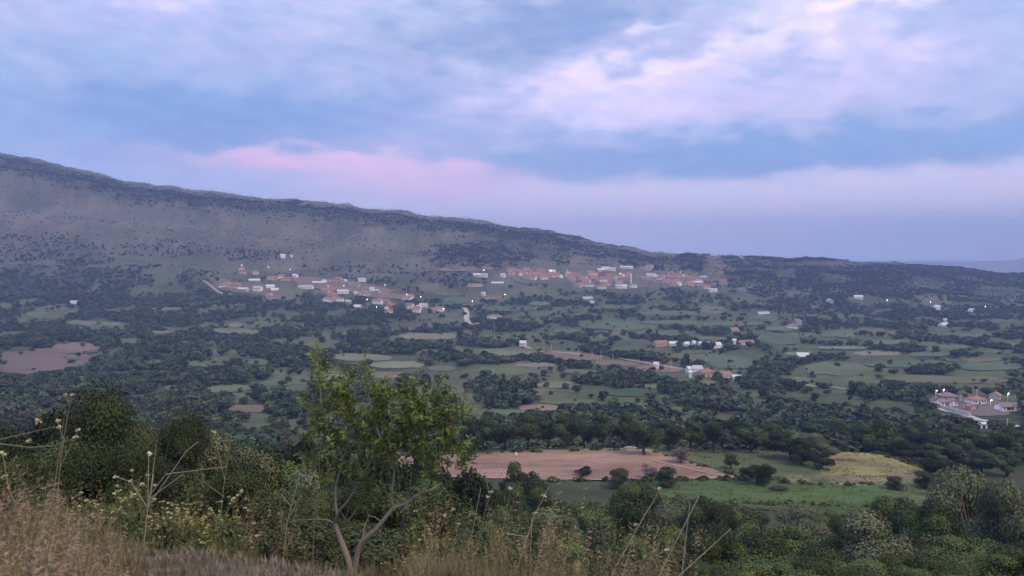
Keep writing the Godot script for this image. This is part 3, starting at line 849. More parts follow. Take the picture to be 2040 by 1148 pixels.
func house_roof(w: float, d: float, h: float, peak: float, style: String) -> ArrayMesh:
	var b := Builder.new()
	var e := 0.45
	var t := 0.16
	var y0 := h - e * peak / (d / 2) + 0.04
	if style == "flat":
		b.box(Vector3(-w / 2 - e, h, -d / 2 - e), Vector3(w / 2 + e, h + 0.22, d / 2 + e))
	elif style == "hip":
		var r := maxf(w / 2 - d / 2, 0.2)
		y0 = h + 0.02
		var a := [Vector3(-w / 2 - e, y0, d / 2 + e), Vector3(w / 2 + e, y0, d / 2 + e), Vector3(w / 2 + e, y0, -d / 2 - e), Vector3(-w / 2 - e, y0, -d / 2 - e)]
		var p := Vector3(-r, h + peak, 0)
		var q := Vector3(r, h + peak, 0)
		b.quad(a[0], p, q, a[1]); b.tri(a[1], q, a[2]); b.quad(a[2], q, p, a[3]); b.tri(a[3], p, a[0])
		b.box(a[3] - Vector3(0, t, 0), a[1] - Vector3(0, 0.01, 0))
	else:
		var long := (w if style == "gable" else d) / 2 + e
		var half := (d if style == "gable" else w) / 2
		y0 = h - e * peak / half + 0.05
		for s in [-1.0, 1.0]:
			var pts := []
			for k in 2:
				var l: float = long if k else -long
				pts.append([Vector3(l, h + peak + 0.05, 0), Vector3(l, y0, s * (half + e)), Vector3(l, y0 + t, s * (half + e)), Vector3(l, h + peak + 0.05 + t, 0)])
			if style == "end":
				for row in pts:
					for k in 4: row[k] = Vector3(row[k].z, row[k].y, -row[k].x)
			var m: Array = pts[0]
			var n: Array = pts[1]
			b.quad(m[3], m[2], n[2], n[3]); b.quad(m[0], n[0], n[1], m[1]); b.quad(m[1], n[1], n[2], m[2])
			b.quad(m[0], m[1], m[2], m[3]); b.quad(n[0], n[3], n[2], n[1])
	return b.mesh()

func block(lo: Vector3, hi: Vector3) -> ArrayMesh:
	var b := Builder.new()
	b.box(lo, hi)
	return b.mesh()

func window_in(o: Node, x: float, y: float, z: float, w: float, h: float, side := false) -> void:
	# a pale frame standing slightly proud of the wall with a dark pane in it
	var s := Vector3(w / 2, h / 2, 0.05)
	var g := Vector3(w / 2 - 0.09, h / 2 - 0.09, 0.07)
	if side:
		s = Vector3(0.05, h / 2, w / 2)
		g = Vector3(0.07, h / 2 - 0.09, w / 2 - 0.09)
	var at := Vector3(x, y, z)
	var f := part("window", block(at - s, at + s), matte("window_frame", Color(0.55, 0.55, 0.55)), o)
	part("pane", block(at - g, at + g), matte("dark_pane_and_shade", Color(0.03, 0.035, 0.045), 0.15), f)

const WALLS := {"white": Color(0.82, 0.81, 0.79), "cream": Color(0.58, 0.52, 0.44), "pink": Color(0.50, 0.36, 0.32), "grey": Color(0.40, 0.39, 0.40), "brick": Color(0.36, 0.22, 0.17)}
const ROOFS := {"terracotta": Color(0.44, 0.228, 0.175), "faded red": Color(0.37, 0.25, 0.215), "grey metal": Color(0.42, 0.42, 0.46), "white metal": Color(0.58, 0.58, 0.61), "mauve": Color(0.30, 0.24, 0.27), "brown": Color(0.25, 0.19, 0.16)}

func roof_mat(kind: String) -> StandardMaterial3D:
	var m := matte("roof " + kind, ROOFS[kind], 0.85 if not "metal" in kind else 0.45)
	if m.albedo_texture == null and not "metal" in kind:
		var n := FastNoiseLite.new()
		n.seed = 6; n.frequency = 0.06; n.fractal_octaves = 4
		var t := NoiseTexture2D.new()
		t.noise = n; t.width = 128; t.height = 128; t.seamless = true
		var g := Gradient.new()
		g.set_color(0, Color(0.72, 0.70, 0.70)); g.set_color(1, Color(1.0, 0.98, 0.96))
		t.color_ramp = g
		m.albedo_texture = t
		m.uv1_triplanar = true
		m.uv1_scale = Vector3(0.22, 0.22, 0.22)
	return m

func house(called: String, label: String, category: String, group: String, at: Vector3, w: float, d: float, h: float, peak: float, style: String, wall: String, roof: String, turn: float, windows: int) -> Node3D:
	var o := thing(called, label, category, at, turn, group)
	part("wall", house_walls(w, d, h, peak, style), matte("wall " + wall, WALLS[wall], 0.9), o)
	part("roof", house_roof(w, d, h, peak, style), roof_mat(roof), o)
	for k in windows:
		var x := w * ((k + 0.5) / windows - 0.5)
		if k == windows / 2 and h > 2.3:
			part("door", block(Vector3(x - 0.5, -0.5, d / 2), Vector3(x + 0.5, 1.95, d / 2 + 0.05)), matte("door", Color(0.10, 0.07, 0.055), 0.6), o)
		elif h > 2.3:
			part("window", block(Vector3(x - 0.5, h * 0.42, d / 2), Vector3(x + 0.5, h * 0.42 + 1.15, d / 2 + 0.04)), matte("dark_pane_and_shade", Color(0.03, 0.035, 0.045), 0.15), o)
	return o

func village(zone: String, group: String, list: Array) -> void:
	# each: bearing, row of the middle of the house, width in pixels, roof, wall, shape
	var packed := list.size() > 60
	if list.size() > 40: # the narrow lanes between are filled with more red roofs
		rng.seed = 15
		for k in list.size():
			var t: Array = list[k]
			if not "metal" in t[3]: list.append([t[0] + rng.randf_range(-9, 9) * (1.0 if packed else 1.4), t[1] + rng.randf_range(-6, 4), rng.randf_range(9, 13), "terracotta" if k % 3 else "faded red", ["cream", "pink", "white"][k % 3], "gable"])
	list.sort_custom(func(a, b): return a[0] < b[0])
	var n := 0
	for t in list:
		n += 1
		rng.seed = 900 + int(t[0]) * 3 + int(t[1])
		var at := spot(t[0], t[1] + 3)
		var w: float = t[2] * -at.z / FOCAL * (1.3 if t[2] < 17 and packed else 1.08)
		var style: String = t[5]
		var low := style == "low"
		var h := 2.3 if low else rng.randf_range(3.3, 5.2)
		if style == "tall": h = 6.0
		if low or style == "tall": style = "gable"
		var d := clampf(w * rng.randf_range(0.65, 0.95), 4.5, 9.5)
		if t[2] > 16: d = 8.0
		var turn := rng.randf_range(-0.5, 0.5)
		if n % 5 == 0 and t[2] < 15: turn += PI / 2
		var label := "%s roofed %s house, %s from the left %s" % [t[3], t[4] if t[4] != "pink" else "pink walled", nth(n), zone]
		if low: label = "long low %s roofed shed, %s from left %s" % [t[3], nth(n), zone]
		house("farm_shed" if low else "house", label, "shed" if low else "house", group, at, w, d, h, d * rng.randf_range(0.30, 0.42), style, t[4], t[3], turn, 0 if t[2] < 9 else 3)
		clear_round(t[0], t[1], int(t[2] * 0.5), 2, 7)

func lamp_post(px: float, py: float, label: String, group: String, tall := 8.0) -> void:
	# the glowing head is seen at px, py; the foot stands on the ground below it
	var foot := spot(px, py + 7.0)
	for k in 4: foot = spot(px, py + tall * FOCAL / -foot.z)
	var o := thing("street_lamp", label, "street lamp", foot, 0.0, group)
	var b := Builder.new()
	b.tube([Vector3(0, -0.5, 0), Vector3(0, tall + 0.3, 0)], [0.12, 0.07], 6)
	b.tube([Vector3(0, tall + 0.2, 0), Vector3(0.0, tall + 0.35, 1.0)], [0.05, 0.04], 5)
	part("pole", b.mesh(), matte("concrete", Color(0.5, 0.49, 0.48)), o)
	var head := SphereMesh.new()
	head.radius = 0.36 if tall > 7.0 else 0.24; head.height = head.radius * 1.5; head.radial_segments = 10; head.rings = 5
	var m := matte("lamp_glow" if tall > 7.0 else "lamp_glow_low", Color(0.9, 0.9, 0.9), 0.4)
	m.emission_enabled = true
	m.emission = Color(0.95, 0.97, 1.0)
	m.emission_energy_multiplier = 17.0 if tall > 7.0 else 9.0
	var g := part("lamp_head", head, m, o)
	g.position = Vector3(0, tall + 0.1, 1.0)
	var l := OmniLight3D.new()
	l.name = "lamp_light"
	l.light_color = Color(0.95, 0.97, 1.0)
	l.light_energy = 5.0
	l.light_size = 0.4
	l.omni_range = 60.0
	l.omni_attenuation = 2.0
	l.shadow_enabled = true
	l.position = Vector3(0, tall - 0.65, 1.0)
	o.add_child(l)
	clear_round(px, py + tall * FOCAL / -foot.z, 2, 3, 5)

func pole(px: float, top: float, foot_row: float, label: String, group := "utility poles in the valley") -> void:
	var at := spot(px, foot_row)
	var h := (foot_row - top) / FOCAL * -at.z
	var o := thing("utility_pole", label, "utility pole", at, 0.0, group)
	var b := Builder.new()
	b.tube([Vector3(0, -0.5, 0), Vector3(0, h, 0)], [0.2, 0.13], 6)
	part("post", b.mesh(), matte("pale_concrete", Color(0.62, 0.60, 0.58)), o)
	part("crossbar", block(Vector3(-0.9, h - 0.7, -0.06), Vector3(0.9, h - 0.55, 0.06)), matte("concrete", Color(0.5, 0.49, 0.48)), o)
	for s in [-0.8, 0.8]: part("insulator", block(Vector3(s - 0.06, h - 0.55, -0.06), Vector3(s + 0.06, h - 0.3, 0.06)), matte("insulator", Color(0.3, 0.2, 0.17)), o)
	clear_round(px, foot_row, 2, 2, 6)

func build_villages() -> void:
	var g := "gable"
	var h := "hip"
	var tc := "terracotta"
	var fr := "faded red"
	village("in the upper hillside village", "houses of the upper hillside village", [[1019, 543, 11, tc, "cream", g], [1031, 540, 11, fr, "cream", g], [1043, 545, 12, tc, "white", g], [1055, 541, 12, tc, "pink", h], [1049, 551, 12, tc, "cream", g], [1062, 554, 10, fr, "white", g], [1068, 546, 14, tc, "pink", g], [1078, 540, 13, tc, "pink", g], [1080, 550, 16, tc, "cream", g], [1090, 546, 12, fr, "pink", h],
		[1100, 541, 10, "white metal", "white", g], [1104, 549, 13, tc, "cream", g], [1116, 550, 14, tc, "white", g], [1134, 545, 9, "grey metal", "grey", g], [1138, 552, 10, tc, "cream", g], [1140, 559, 11, fr, "pink", g], [1150, 548, 13, tc, "pink", h], [1160, 553, 14, tc, "cream", g], [1172, 546, 11, fr, "cream", g], [1168, 560, 12, tc, "white", g], [1182, 551, 14, tc, "pink", g],
		[1160, 567, 13, fr, "white", g], [1174, 568, 14, "mauve", "white", g], [1194, 556, 16, tc, "pink", g], [1207, 566, 20, tc, "pink", h], [1205, 556, 15, tc, "cream", g], [1192, 571, 12, tc, "cream", g], [1196, 538, 12, "white metal", "grey", g], [1206, 535, 12, "white metal", "white", g], [1220, 537, 10, "grey metal", "white", g], [1217, 549, 14, fr, "cream", g], [1222, 557, 14, tc, "pink", g], [1230, 552, 13, tc, "white", h],
		[1233, 562, 12, tc, "cream", g], [1240, 556, 14, fr, "pink", g], [1241, 533, 9, "grey metal", "white", g], [1254, 533, 10, "white metal", "white", g], [1249, 549, 13, tc, "cream", g], [1233, 571, 10, "grey metal", "white", g], [1243, 571, 9, "white metal", "white", g], [1275, 553, 12, fr, "cream", g], [1287, 535, 18, "mauve", "grey", g], [1294, 547, 11, "grey metal", "white", g], [1304, 549, 11, "grey metal", "white", h],
		[1296, 559, 14, "mauve", "grey", h], [1314, 555, 12, fr, "white", g], [1324, 550, 13, tc, "pink", g], [1327, 559, 12, tc, "cream", g], [1336, 545, 12, tc, "pink", h], [1340, 553, 15, tc, "pink", g], [1350, 549, 12, tc, "cream", g], [1353, 559, 12, fr, "cream", g], [1336, 563, 12, tc, "white", g], [1362, 554, 13, tc, "pink", g], [1352, 565, 10, "white metal", "white", g], [1372, 551, 12, fr, "cream", g], [1376, 560, 12, "brown", "cream", g],
		[1370, 565, 11, tc, "white", g], [1389, 557, 12, tc, "cream", h], [1392, 563, 12, "white metal", "grey", g], [1401, 553, 11, "grey metal", "grey", g], [1396, 570, 12, fr, "pink", g], [1407, 572, 12, tc, "cream", g], [1421, 579, 12, "grey metal", "white", g], [1441, 563, 17, "mauve", "grey", h]])
	village("between the two hillside villages", "farm buildings between the villages", [[945, 568, 30, "faded red", "cream", "low"], [963, 548, 14, "grey metal", "white", g], [991, 563, 22, "white metal", "grey", "low"], [950, 548, 13, "white metal", "cream", g], [980, 592, 38, "brown", "pink", "low"], [963, 586, 7, "white metal", "white", g], [985, 632, 26, "faded red", "white", h], [1170, 594, 20, "grey metal", "grey", "low"], [1180, 603, 10, "white metal", "white", g], [1002, 548, 8, "white metal", "white", g]])
	village("in the lower left village", "houses of the lower left village", [[563, 511, 9, "white metal", "white", "tall"], [581, 510, 5, "white metal", "white", g], [483, 542, 14, "brown", "grey", g], [507, 542, 12, "mauve", "grey", h], [545, 555, 15, fr, "pink", g], [569, 556, 20, tc, "pink", h], [588, 550, 9, "white metal", "white", g], [507, 558, 20, "white metal", "grey", "low"], [449, 569, 24, "mauve", "white", "low"], [466, 572, 18, "brown", "pink", g], [513, 577, 16, "grey metal", "white", "tall"],
		[538, 570, 15, "white metal", "white", "low"], [546, 577, 13, "white metal", "grey", "low"], [484, 575, 22, "white metal", "cream", "low"], [609, 571, 28, "grey metal", "white", "low"], [634, 562, 22, "white metal", "grey", "low"], [662, 558, 20, "brown", "pink", g], [646, 560, 9, "grey metal", "white", g], [651, 578, 22, tc, "pink", g], [660, 586, 17, tc, "pink", h], [664, 597, 38, fr, "white", h], [683, 582, 20, "white metal", "white", g], [686, 561, 11, "white metal", "grey", g], [721, 558, 14, "grey metal", "white", g], [708, 569, 14, "mauve", "grey", g],
		[713, 584, 16, "grey metal", "grey", "low"], [729, 586, 14, fr, "cream", g], [752, 581, 10, "grey metal", "grey", g], [752, 603, 17, fr, "white", "tall"], [772, 620, 19, tc, "white", g], [768, 600, 15, fr, "pink", g], [777, 609, 13, tc, "cream", h], [810, 594, 17, "faded red", "white", g], [816, 610, 14, "mauve", "white", g], [833, 613, 12, "white metal", "white", g], [829, 619, 15, fr, "white", g], [843, 609, 14, "grey metal", "white", g], [877, 616, 14, "faded red", "white", g], [545, 592, 24, "brown", "grey", "low"], [694, 603, 10, "grey metal", "grey", g], [712, 611, 13, "white metal", "grey", "low"], [741, 577, 8, "white metal", "white", g]])
	village("on the valley floor", "farm buildings on the valley floor", [[1316, 685, 26, fr, "pink", "low"], [1342, 685, 15, "white metal", "white", "low"], [1366, 686, 16, "white metal", "white", "low"], [1383, 687, 6, "white metal", "white", g], [1397, 687, 8, "white metal", "white", g], [1411, 688, 7, "grey metal", "white", g], [1428, 689, 16, "white metal", "white", "low"], [1488, 683, 26, fr, "white", "low"], [1464, 682, 6, "white metal", "white", g], [1408, 747, 28, fr, "pink", h], [1445, 750, 23, fr, "white", "low"], [1471, 753, 16, "white metal", "white", "low"],
		[1390, 737, 18, "grey metal", "white", "low"], [1373, 740, 7, "white metal", "white", g], [1309, 732, 8, "white metal", "white", g], [1377, 748, 5, "white metal", "white", g], [1711, 593, 15, "white metal", "white", g], [1579, 652, 18, fr, "white", h], [1589, 644, 14, "mauve", "grey", g], [1882, 647, 16, "white metal", "white", "low"], [1601, 711, 20, "white metal", "white", "low"], [1938, 619, 11, "white metal", "white", g], [1867, 614, 11, "white metal", "white", g], [1654, 600, 14, "grey metal", "grey", g], [1478, 579, 15, "mauve", "grey", h], [1463, 659, 16, fr, "grey", "low"], [1521, 625, 26, "grey metal", "grey", "low"], [1885, 640, 5, "white metal", "white", g], [146, 603, 12, "grey metal", "white", "low"], [1042, 687, 11, "white metal", "white", g]])
	# mosque with its minaret
	var at := spot(1261, 573)
	var o := house("mosque", "mosque with grey hipped roof beside the tall white minaret", "mosque", "", at, 15.0, 12.0, 6.0, 4.0, "hip", "white", "mauve", 0.3, 0)
	for k in 3: window_in(o, -5.0 + 5.0 * k, 3.0, 6.03, 1.4, 3.0)
	clear_round(1261, 570, 8, 3, 7)
	at = spot(1257, 566)
	o = thing("minaret", "tall slim white minaret rising over the red roofs of the upper village", "minaret", at)
	var b := Builder.new()
	b.box(Vector3(-1.5, -2, -1.5), Vector3(1.5, 5, 1.5))
	part("base", b.mesh(), matte("wall white", WALLS["white"]), o)
	b = Builder.new()
	b.tube([Vector3(0, 5, 0), Vector3(0, 6, 0), Vector3(0, 24, 0)], [1.9, 1.65, 1.55], 12)
	part("shaft", b.mesh(), matte("minaret_white", Color(0.86, 0.85, 0.83)), o)
	b = Builder.new()
	b.tube([Vector3(0, 18.6, 0), Vector3(0, 19.4, 0), Vector3(0, 20.4, 0), Vector3(0, 20.42, 0)], [1.6, 2.3, 2.3, 1.6], 12)
	part("balcony", b.mesh(), matte("minaret_white", Color.WHITE), o)
	b = Builder.new()
	b.tube([Vector3(0, 24, 0), Vector3(0, 24.2, 0), Vector3(0, 29.0, 0)], [1.75, 1.65, 0.05], 12)
	part("spire", b.mesh(), matte("lead", Color(0.42, 0.42, 0.46), 0.5), o)
	# the hamlet at the right edge
	var hg := ""
	at = spot(1889, 808)
	o = thing("house", "white bungalow with grey mauve roof and a window gable, behind the long wall", "house", at, 0.12)
	part("wall", house_walls(10.5, 6.0, 2.7, 1.5, g), matte("wall white", WALLS["white"]), o)
	part("roof", house_roof(10.5, 6.0, 2.7, 1.5, g), roof_mat("mauve"), o)
	var wing := part("wing", house_walls(5.4, 5.0, 2.7, 1.35, "end"), matte("wall white", WALLS["white"]), o)
	wing.position = Vector3(2.6, -0.02, 1.6)
	var wr := part("roof", house_roof(5.4, 5.0, 2.7, 1.35, "end"), roof_mat("mauve"), wing)
	wr.position.z = 0.3
	window_in(o, 1.4, 1.6, 4.13, 0.9, 1.1); window_in(o, 3.9, 1.6, 4.13, 0.9, 1.1); window_in(o, -4.0, 1.5, 3.03, 1.0, 1.2)
	part("door", block(Vector3(-2.3, 0, 3.0), Vector3(-1.3, 2.1, 3.06)), matte("door", Color.BLACK), o)
	window_in(o, -0.7, 1.5, 3.03, 0.8, 1.2)
	part("chimney", block(Vector3(-2.8, 3.2, -1.2), Vector3(-2.2, 5.0, -0.6)), matte("wall brick", WALLS["brick"]), wr)
	at = spot(1893, 797)
	o = house("house", "mauve brown roofed house directly behind the white bungalow", "house", hg, at, 10.0, 9.0, 3.0, 2.2, "hip", "pink", "mauve", -0.2, 2)
	window_in(o, 4.0, 1.7, 4.54, 1.0, 1.2)
	at = spot(1949, 804)
	o = house("house", "white walled house with terracotta hipped roof in the middle of the hamlet", "house", hg, at, 9.6, 7.5, 2.9, 1.9, "hip", "white", "terracotta", 0.1, 0)
	for x in [-3.6, -2.2, 2.0, 3.6]: window_in(o, x, 1.7, 3.78, 1.0, 1.2)
	part("door", block(Vector3(-0.6, 0, 3.75), Vector3(0.5, 2.1, 3.81)), matte("door", Color.BLACK), o)
	at = spot(1942, 816)
	o = house("outbuilding", "small pinkish outbuilding with front gable below the terracotta hipped house", "outbuilding", hg, at, 5.6, 5.0, 2.1, 1.2, "end", "pink", "terracotta", 0.15, 0)
	part("door", block(Vector3(1.0, 0, 2.5), Vector3(1.9, 1.9, 2.56)), matte("door", Color.BLACK), o)
	at = spot(1931, 815)
	o = house("outbuilding", "tiny white flat roofed outbuilding left of the pinkish gabled one", "outbuilding", hg, at, 1.9, 2.2, 2.0, 0.3, "flat", "white", "white metal", 0.1, 0)
	part("door", block(Vector3(-0.4, 0, 1.1), Vector3(0.4, 1.8, 1.15)), matte("door", Color.BLACK), o)
	at = spot(2012, 818)
	o = house("house", "white house with a dark open porch and grey roof near the right edge", "house", hg, at, 10.8, 7.0, 2.8, 1.8, g, "white", "mauve", 0.08, 0)
	part("porch", block(Vector3(-2.6, 0.9, 3.5), Vector3(5.2, 2.4, 3.58)), matte("dark_pane_and_shade", Color.BLACK), o)  # flat dark slab on the wall, the porch shade put into its colour
	for x in [-0.2, 2.4]: part("post", block(Vector3(x - 0.12, 0.0, 3.6), Vector3(x + 0.12, 2.6, 3.75)), matte("wall white", WALLS["white"]), o)
	window_in(o, -4.0, 1.6, 3.53, 0.9, 1.1)
	wing = part("dormer", house_walls(3.4, 3.0, 0.6, 1.0, "end"), matte("wall white", WALLS["white"]), o)
	wing.position = Vector3(3.4, 2.75, 2.1)
	part("roof", house_roof(3.4, 3.0, 0.6, 1.0, "end"), roof_mat("mauve"), wing)
	at = spot(1988, 795)
	o = house("house", "brown roofed house with pale gable at the back right of the hamlet", "house", hg, at, 7.5, 6.0, 2.6, 1.6, g, "cream", "faded red", 0.9, 2)
	at = spot(1963, 853)
	o = house("shed", "low white shed with dark openings below the hamlet lane", "shed", "", at, 8.6, 4.0, 2.3, 0.5, "flat", "white", "white metal", 0.1, 0)
	for x in [-3.0, -0.4, 2.3]: part("opening_shade", block(Vector3(x - 0.8, 0.0, 2.0), Vector3(x + 0.8, 1.7, 2.05)), matte("dark_pane_and_shade", Color.BLACK), o)  # dark slabs on the wall, coloured as the shade inside the shed
	for q in [[1895, 808, 24, 8], [1893, 797, 16, 3], [1949, 804, 18, 6], [1942, 816, 16, 6], [2012, 818, 22, 6], [1988, 795, 16, 6], [1963, 853, 18, 8]]: clear_round(q[0], q[1], q[2], 8, q[3])
	for x in range(1840, 2040): # trees keep off the yards and the lane
		var lane := 800.0 + (x - 1858.0) * 0.29
		for y in range(int(minf(lane, 800.0)) - 6, int(lane) + 20): keep_clear(x, y, 2)
	clear_round(1963, 860, 22, 12, 14)
	# long stone wall above the lane, in courses of blocks
	long_wall("stone_wall", "long pinkish stone retaining wall above the hamlet lane", [[1862, 809], [1888, 817], [1915, 825], [1939, 831]], 2.5, Color(0.60, 0.53, 0.50))
	long_wall("parapet", "low white parapet along the hamlet lane, left stretch", [[1917, 832], [1950, 838], [1985, 844]], 0.75, Color(0.72, 0.70, 0.70))
	long_wall("parapet", "low white parapet along the hamlet lane, stretch at the right edge", [[2016, 848], [2060, 855], [2110, 863]], 0.75, Color(0.72, 0.70, 0.70))
	var n := 0
	for p in [[482, 528], [535, 533], [578, 537], [654, 571], [685, 570], [731, 597], [750, 612], [767, 568], [810, 587], [838, 591]]:
		n += 1
		lamp_post(p[0], p[1], "lit white street lamp, %s from left in the lower left village" % nth(n), "lit street lamps")
	n = 0
	for p in [[883, 615], [941, 600], [964, 538], [1006, 587], [1061, 536], [1097, 538], [1131, 539], [1236, 545], [1356, 542], [1362, 548], [1387, 546], [1768, 599], [1855, 602], [1964, 611]]:
		n += 1
		lamp_post(p[0], p[1], "lit white street lamp, %s from left near the upper village and right slope" % nth(n), "lit street lamps")
	n = 0
	for p in [[1869, 778], [1884, 776], [1979, 797], [2013, 784]]:
		n += 1
		lamp_post(p[0], p[1], "lit white street lamp in the right edge hamlet, %s from left" % nth(n), "lit street lamps", 5.6)
	n = 0
	for p in [[82, 486, 497], [235, 505, 516], [302, 515, 526], [985, 648, 664], [1099, 686, 700], [1153, 694, 711], [1180, 698, 715], [1191, 709, 724], [1198, 698, 720], [1222, 706, 720], [1273, 715, 727], [1338, 716, 735], [1313, 566, 580], [1366, 568, 581], [1394, 572, 586], [1440, 563, 577], [1563, 580, 592], [1594, 583, 594], [1633, 586, 597], [1810, 597, 610], [1827, 783, 799], [1861, 800, 812], [1919, 786, 803], [1951, 775, 790], [2014, 833, 847]]:
		n += 1
		pole(p[0], p[1], p[2], "thin pale concrete utility pole, %s from the left in the valley" % nth(n))
	# white slabs and boxes that show as bright specks
	n = 0
	rng.seed = 41
	for k in 14:
		n += 1
		var p := spot(726 + k * 3.3 + rng.randf() * 4.0, 575 + k * 1.0 + rng.randf_range(-2, 2))
		var s := thing("stone_slab", "small white upright slab, %s from left in the lower left village" % nth(n), "stone slab", p, rng.randf(), "bright white slabs in the left village")
		part("slab", block(Vector3(-0.5, 0, -0.15), Vector3(0.5, 1.3, 0.15)), matte("slab_white", Color(0.85, 0.84, 0.84)), s)
		part("plinth", block(Vector3(-0.7, -0.3, -0.9), Vector3(0.7, 0.25, 0.9)), matte("slab_white", Color.WHITE), s)
	clear_round(748, 582, 26, 4, 7)
	n = 0
	for x in [1811, 1818, 1826]:
		n += 1
		var p := spot(x, 829)
		var s := thing("box", "small white box on the grass below the hamlet, %s from left" % nth(n), "box", p, 0.2 * n, "white boxes below the hamlet")
		part("body", block(Vector3(-0.7, -0.2, -0.5), Vector3(0.7, 0.85, 0.5)), matte("slab_white", Color.WHITE), s)
		part("lid", block(Vector3(-0.78, 0.852, -0.58), Vector3(0.78, 0.98, 0.58)), matte("wall grey", WALLS["grey"]), s)
	clear_round(1818, 829, 16, 3, 8)
	# pale poplars on the right
	n = 0
	for p in [[1539, 575, 593], [1562, 604, 630], [1581, 616, 640], [1604, 618, 642], [1366, 575, 600], [1740, 603, 622]]:
		n += 1
		var f := spot(p[0], p[2])
		var t := grow_poplar(f, (p[2] - p[1]) / FOCAL * -f.z)
		tag(t, "tall narrow pale poplar on the right slope, %s from the left" % nth(n), "tree", "pale poplars")
		clear_round(p[0], p[2], 3, 3, 6)
	# far mountain beyond the right hand ridge
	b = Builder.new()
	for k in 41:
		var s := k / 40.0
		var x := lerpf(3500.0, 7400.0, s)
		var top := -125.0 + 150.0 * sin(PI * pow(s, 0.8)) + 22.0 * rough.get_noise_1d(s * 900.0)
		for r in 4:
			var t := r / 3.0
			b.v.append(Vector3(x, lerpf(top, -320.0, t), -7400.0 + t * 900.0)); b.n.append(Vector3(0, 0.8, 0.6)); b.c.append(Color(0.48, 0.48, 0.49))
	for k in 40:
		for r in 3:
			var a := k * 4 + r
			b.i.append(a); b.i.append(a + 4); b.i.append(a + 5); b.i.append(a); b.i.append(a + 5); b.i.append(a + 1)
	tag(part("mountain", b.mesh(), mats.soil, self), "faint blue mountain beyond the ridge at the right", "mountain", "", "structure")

func grow_poplar(at: Vector3, h: float) -> Node3D:
	if not kinds.has("poplar"):
		mats["bark"] = matte("bark", Color.WHITE, 0.95, true)
		kinds["poplar"] = [crown(650, 12, 700, 0.13, Color(0.13, 0.14, 0.11), Color(0.28, 0.29, 0.24), 1.3, 0.4), trunk(651, Color(0.35, 0.33, 0.31), 0.02)]
	return grow("poplar_tree", "poplar", at, h * 0.30, h, at.x)

func long_wall(called: String, label: String, pts: Array, h: float, col: Color) -> void:
	var places := []
	for p in pts: places.append(spot(p[0], p[1]))
	var o := thing(called, label, "wall", places[0])
	var shapes := []
	rng.seed = 5
	for k in 3: shapes.append(block(Vector3(-0.5, -0.5, -0.5), Vector3(0.5, 0.5, 0.5)))
	var shades := []
	for k in 3: shades.append(matte(called + str(k), col * rng.randf_range(0.82, 1.1), 0.95))
	var coping := Builder.new()
	for k in pts.size() - 1:
		var a: Vector3 = places[k] - places[0]
		var e: Vector3 = places[k + 1] - places[0]
		var l := a.distance_to(e)
		var n := maxi(2, int(l / 2.4))
		for q in n:
			var m := part("block", shapes[q % 3], shades[rng.randi() % 3], o)
			m.position = a.lerp(e, (q + 0.5) / n) + Vector3(0, h / 2 - 0.25, 0)
			m.rotation.y = -atan2(e.z - a.z, e.x - a.x)
			m.rotation.z = 0.0
			m.scale = Vector3(l / n - 0.04, h + 0.5 + rng.randf() * 0.06, 0.5 + rng.randf() * 0.05)
	for p in pts: clear_round(p[0], p[1], 14, 3, 7)

# ---- the grass bank, wild flowers and the young tree close to the viewer
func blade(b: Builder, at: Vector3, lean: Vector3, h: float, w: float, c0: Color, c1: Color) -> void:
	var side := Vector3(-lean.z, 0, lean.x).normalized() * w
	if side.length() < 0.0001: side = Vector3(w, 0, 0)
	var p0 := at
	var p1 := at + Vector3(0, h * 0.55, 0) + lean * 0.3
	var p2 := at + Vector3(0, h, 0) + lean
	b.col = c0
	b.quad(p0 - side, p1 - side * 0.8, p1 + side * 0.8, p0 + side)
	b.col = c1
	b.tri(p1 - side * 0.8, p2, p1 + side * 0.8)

func tuft(sd: int, n: int, h: float, spread: float, c0: Color, c1: Color, w := 0.0035) -> ArrayMesh:
	rng.seed = sd
	var b := Builder.new()
	for k in n:
		var a := rng.randf() * TAU
		var r := rng.randf() * spread
		var hh := h * rng.randf_range(0.5, 1.1)
		var l := Vector3(cos(a), 0, sin(a)) * hh * rng.randf_range(0.1, 0.55)
		var t := rng.randf()
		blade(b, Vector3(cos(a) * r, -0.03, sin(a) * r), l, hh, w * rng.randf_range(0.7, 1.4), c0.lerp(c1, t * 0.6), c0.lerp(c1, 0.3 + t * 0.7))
	return b.mesh()

func brome(sd: int, h: float, c0: Color, c1: Color) -> ArrayMesh:
	# stems with nodding feathery heads
	rng.seed = sd
	var b := Builder.new()
	for k in 3:
		var a := rng.randf() * TAU
		var o := Vector3(cos(a), 0, sin(a))
		var hh := h * rng.randf_range(0.75, 1.1)
		var foot := o * rng.randf() * 0.05 - Vector3(0, 0.03, 0)
		var bend := foot + Vector3(0, hh, 0) + o * hh * 0.14
		b.col = c0
		b.tube([foot, foot + Vector3(0, hh * 0.6, 0) + o * hh * 0.04, bend], [0.0016, 0.0013, 0.0009], 3)
		for q in 9:
			var t := q / 9.0
			var at := (foot + Vector3(0, hh * 0.6, 0) + o * hh * 0.04).lerp(bend, 0.45 + 0.55 * t)
			var dir := (o * 0.8 + Vector3(rng.randf_range(-0.8, 0.8), rng.randf_range(-0.6, 0.55), rng.randf_range(-0.8, 0.8))).normalized()
			var side := dir.cross(Vector3(0.3, 1, 0.2)).normalized()
			b.col = c0.lerp(c1, 0.4 + rng.randf() * 0.6)
			b.leaf(at + dir * 0.012, dir, side, rng.randf_range(0.022, 0.042), 0.0024)
			b.leaf(at + dir * 0.012, dir, dir.cross(side), rng.randf_range(0.022, 0.042), 0.0021)
	return b.mesh()

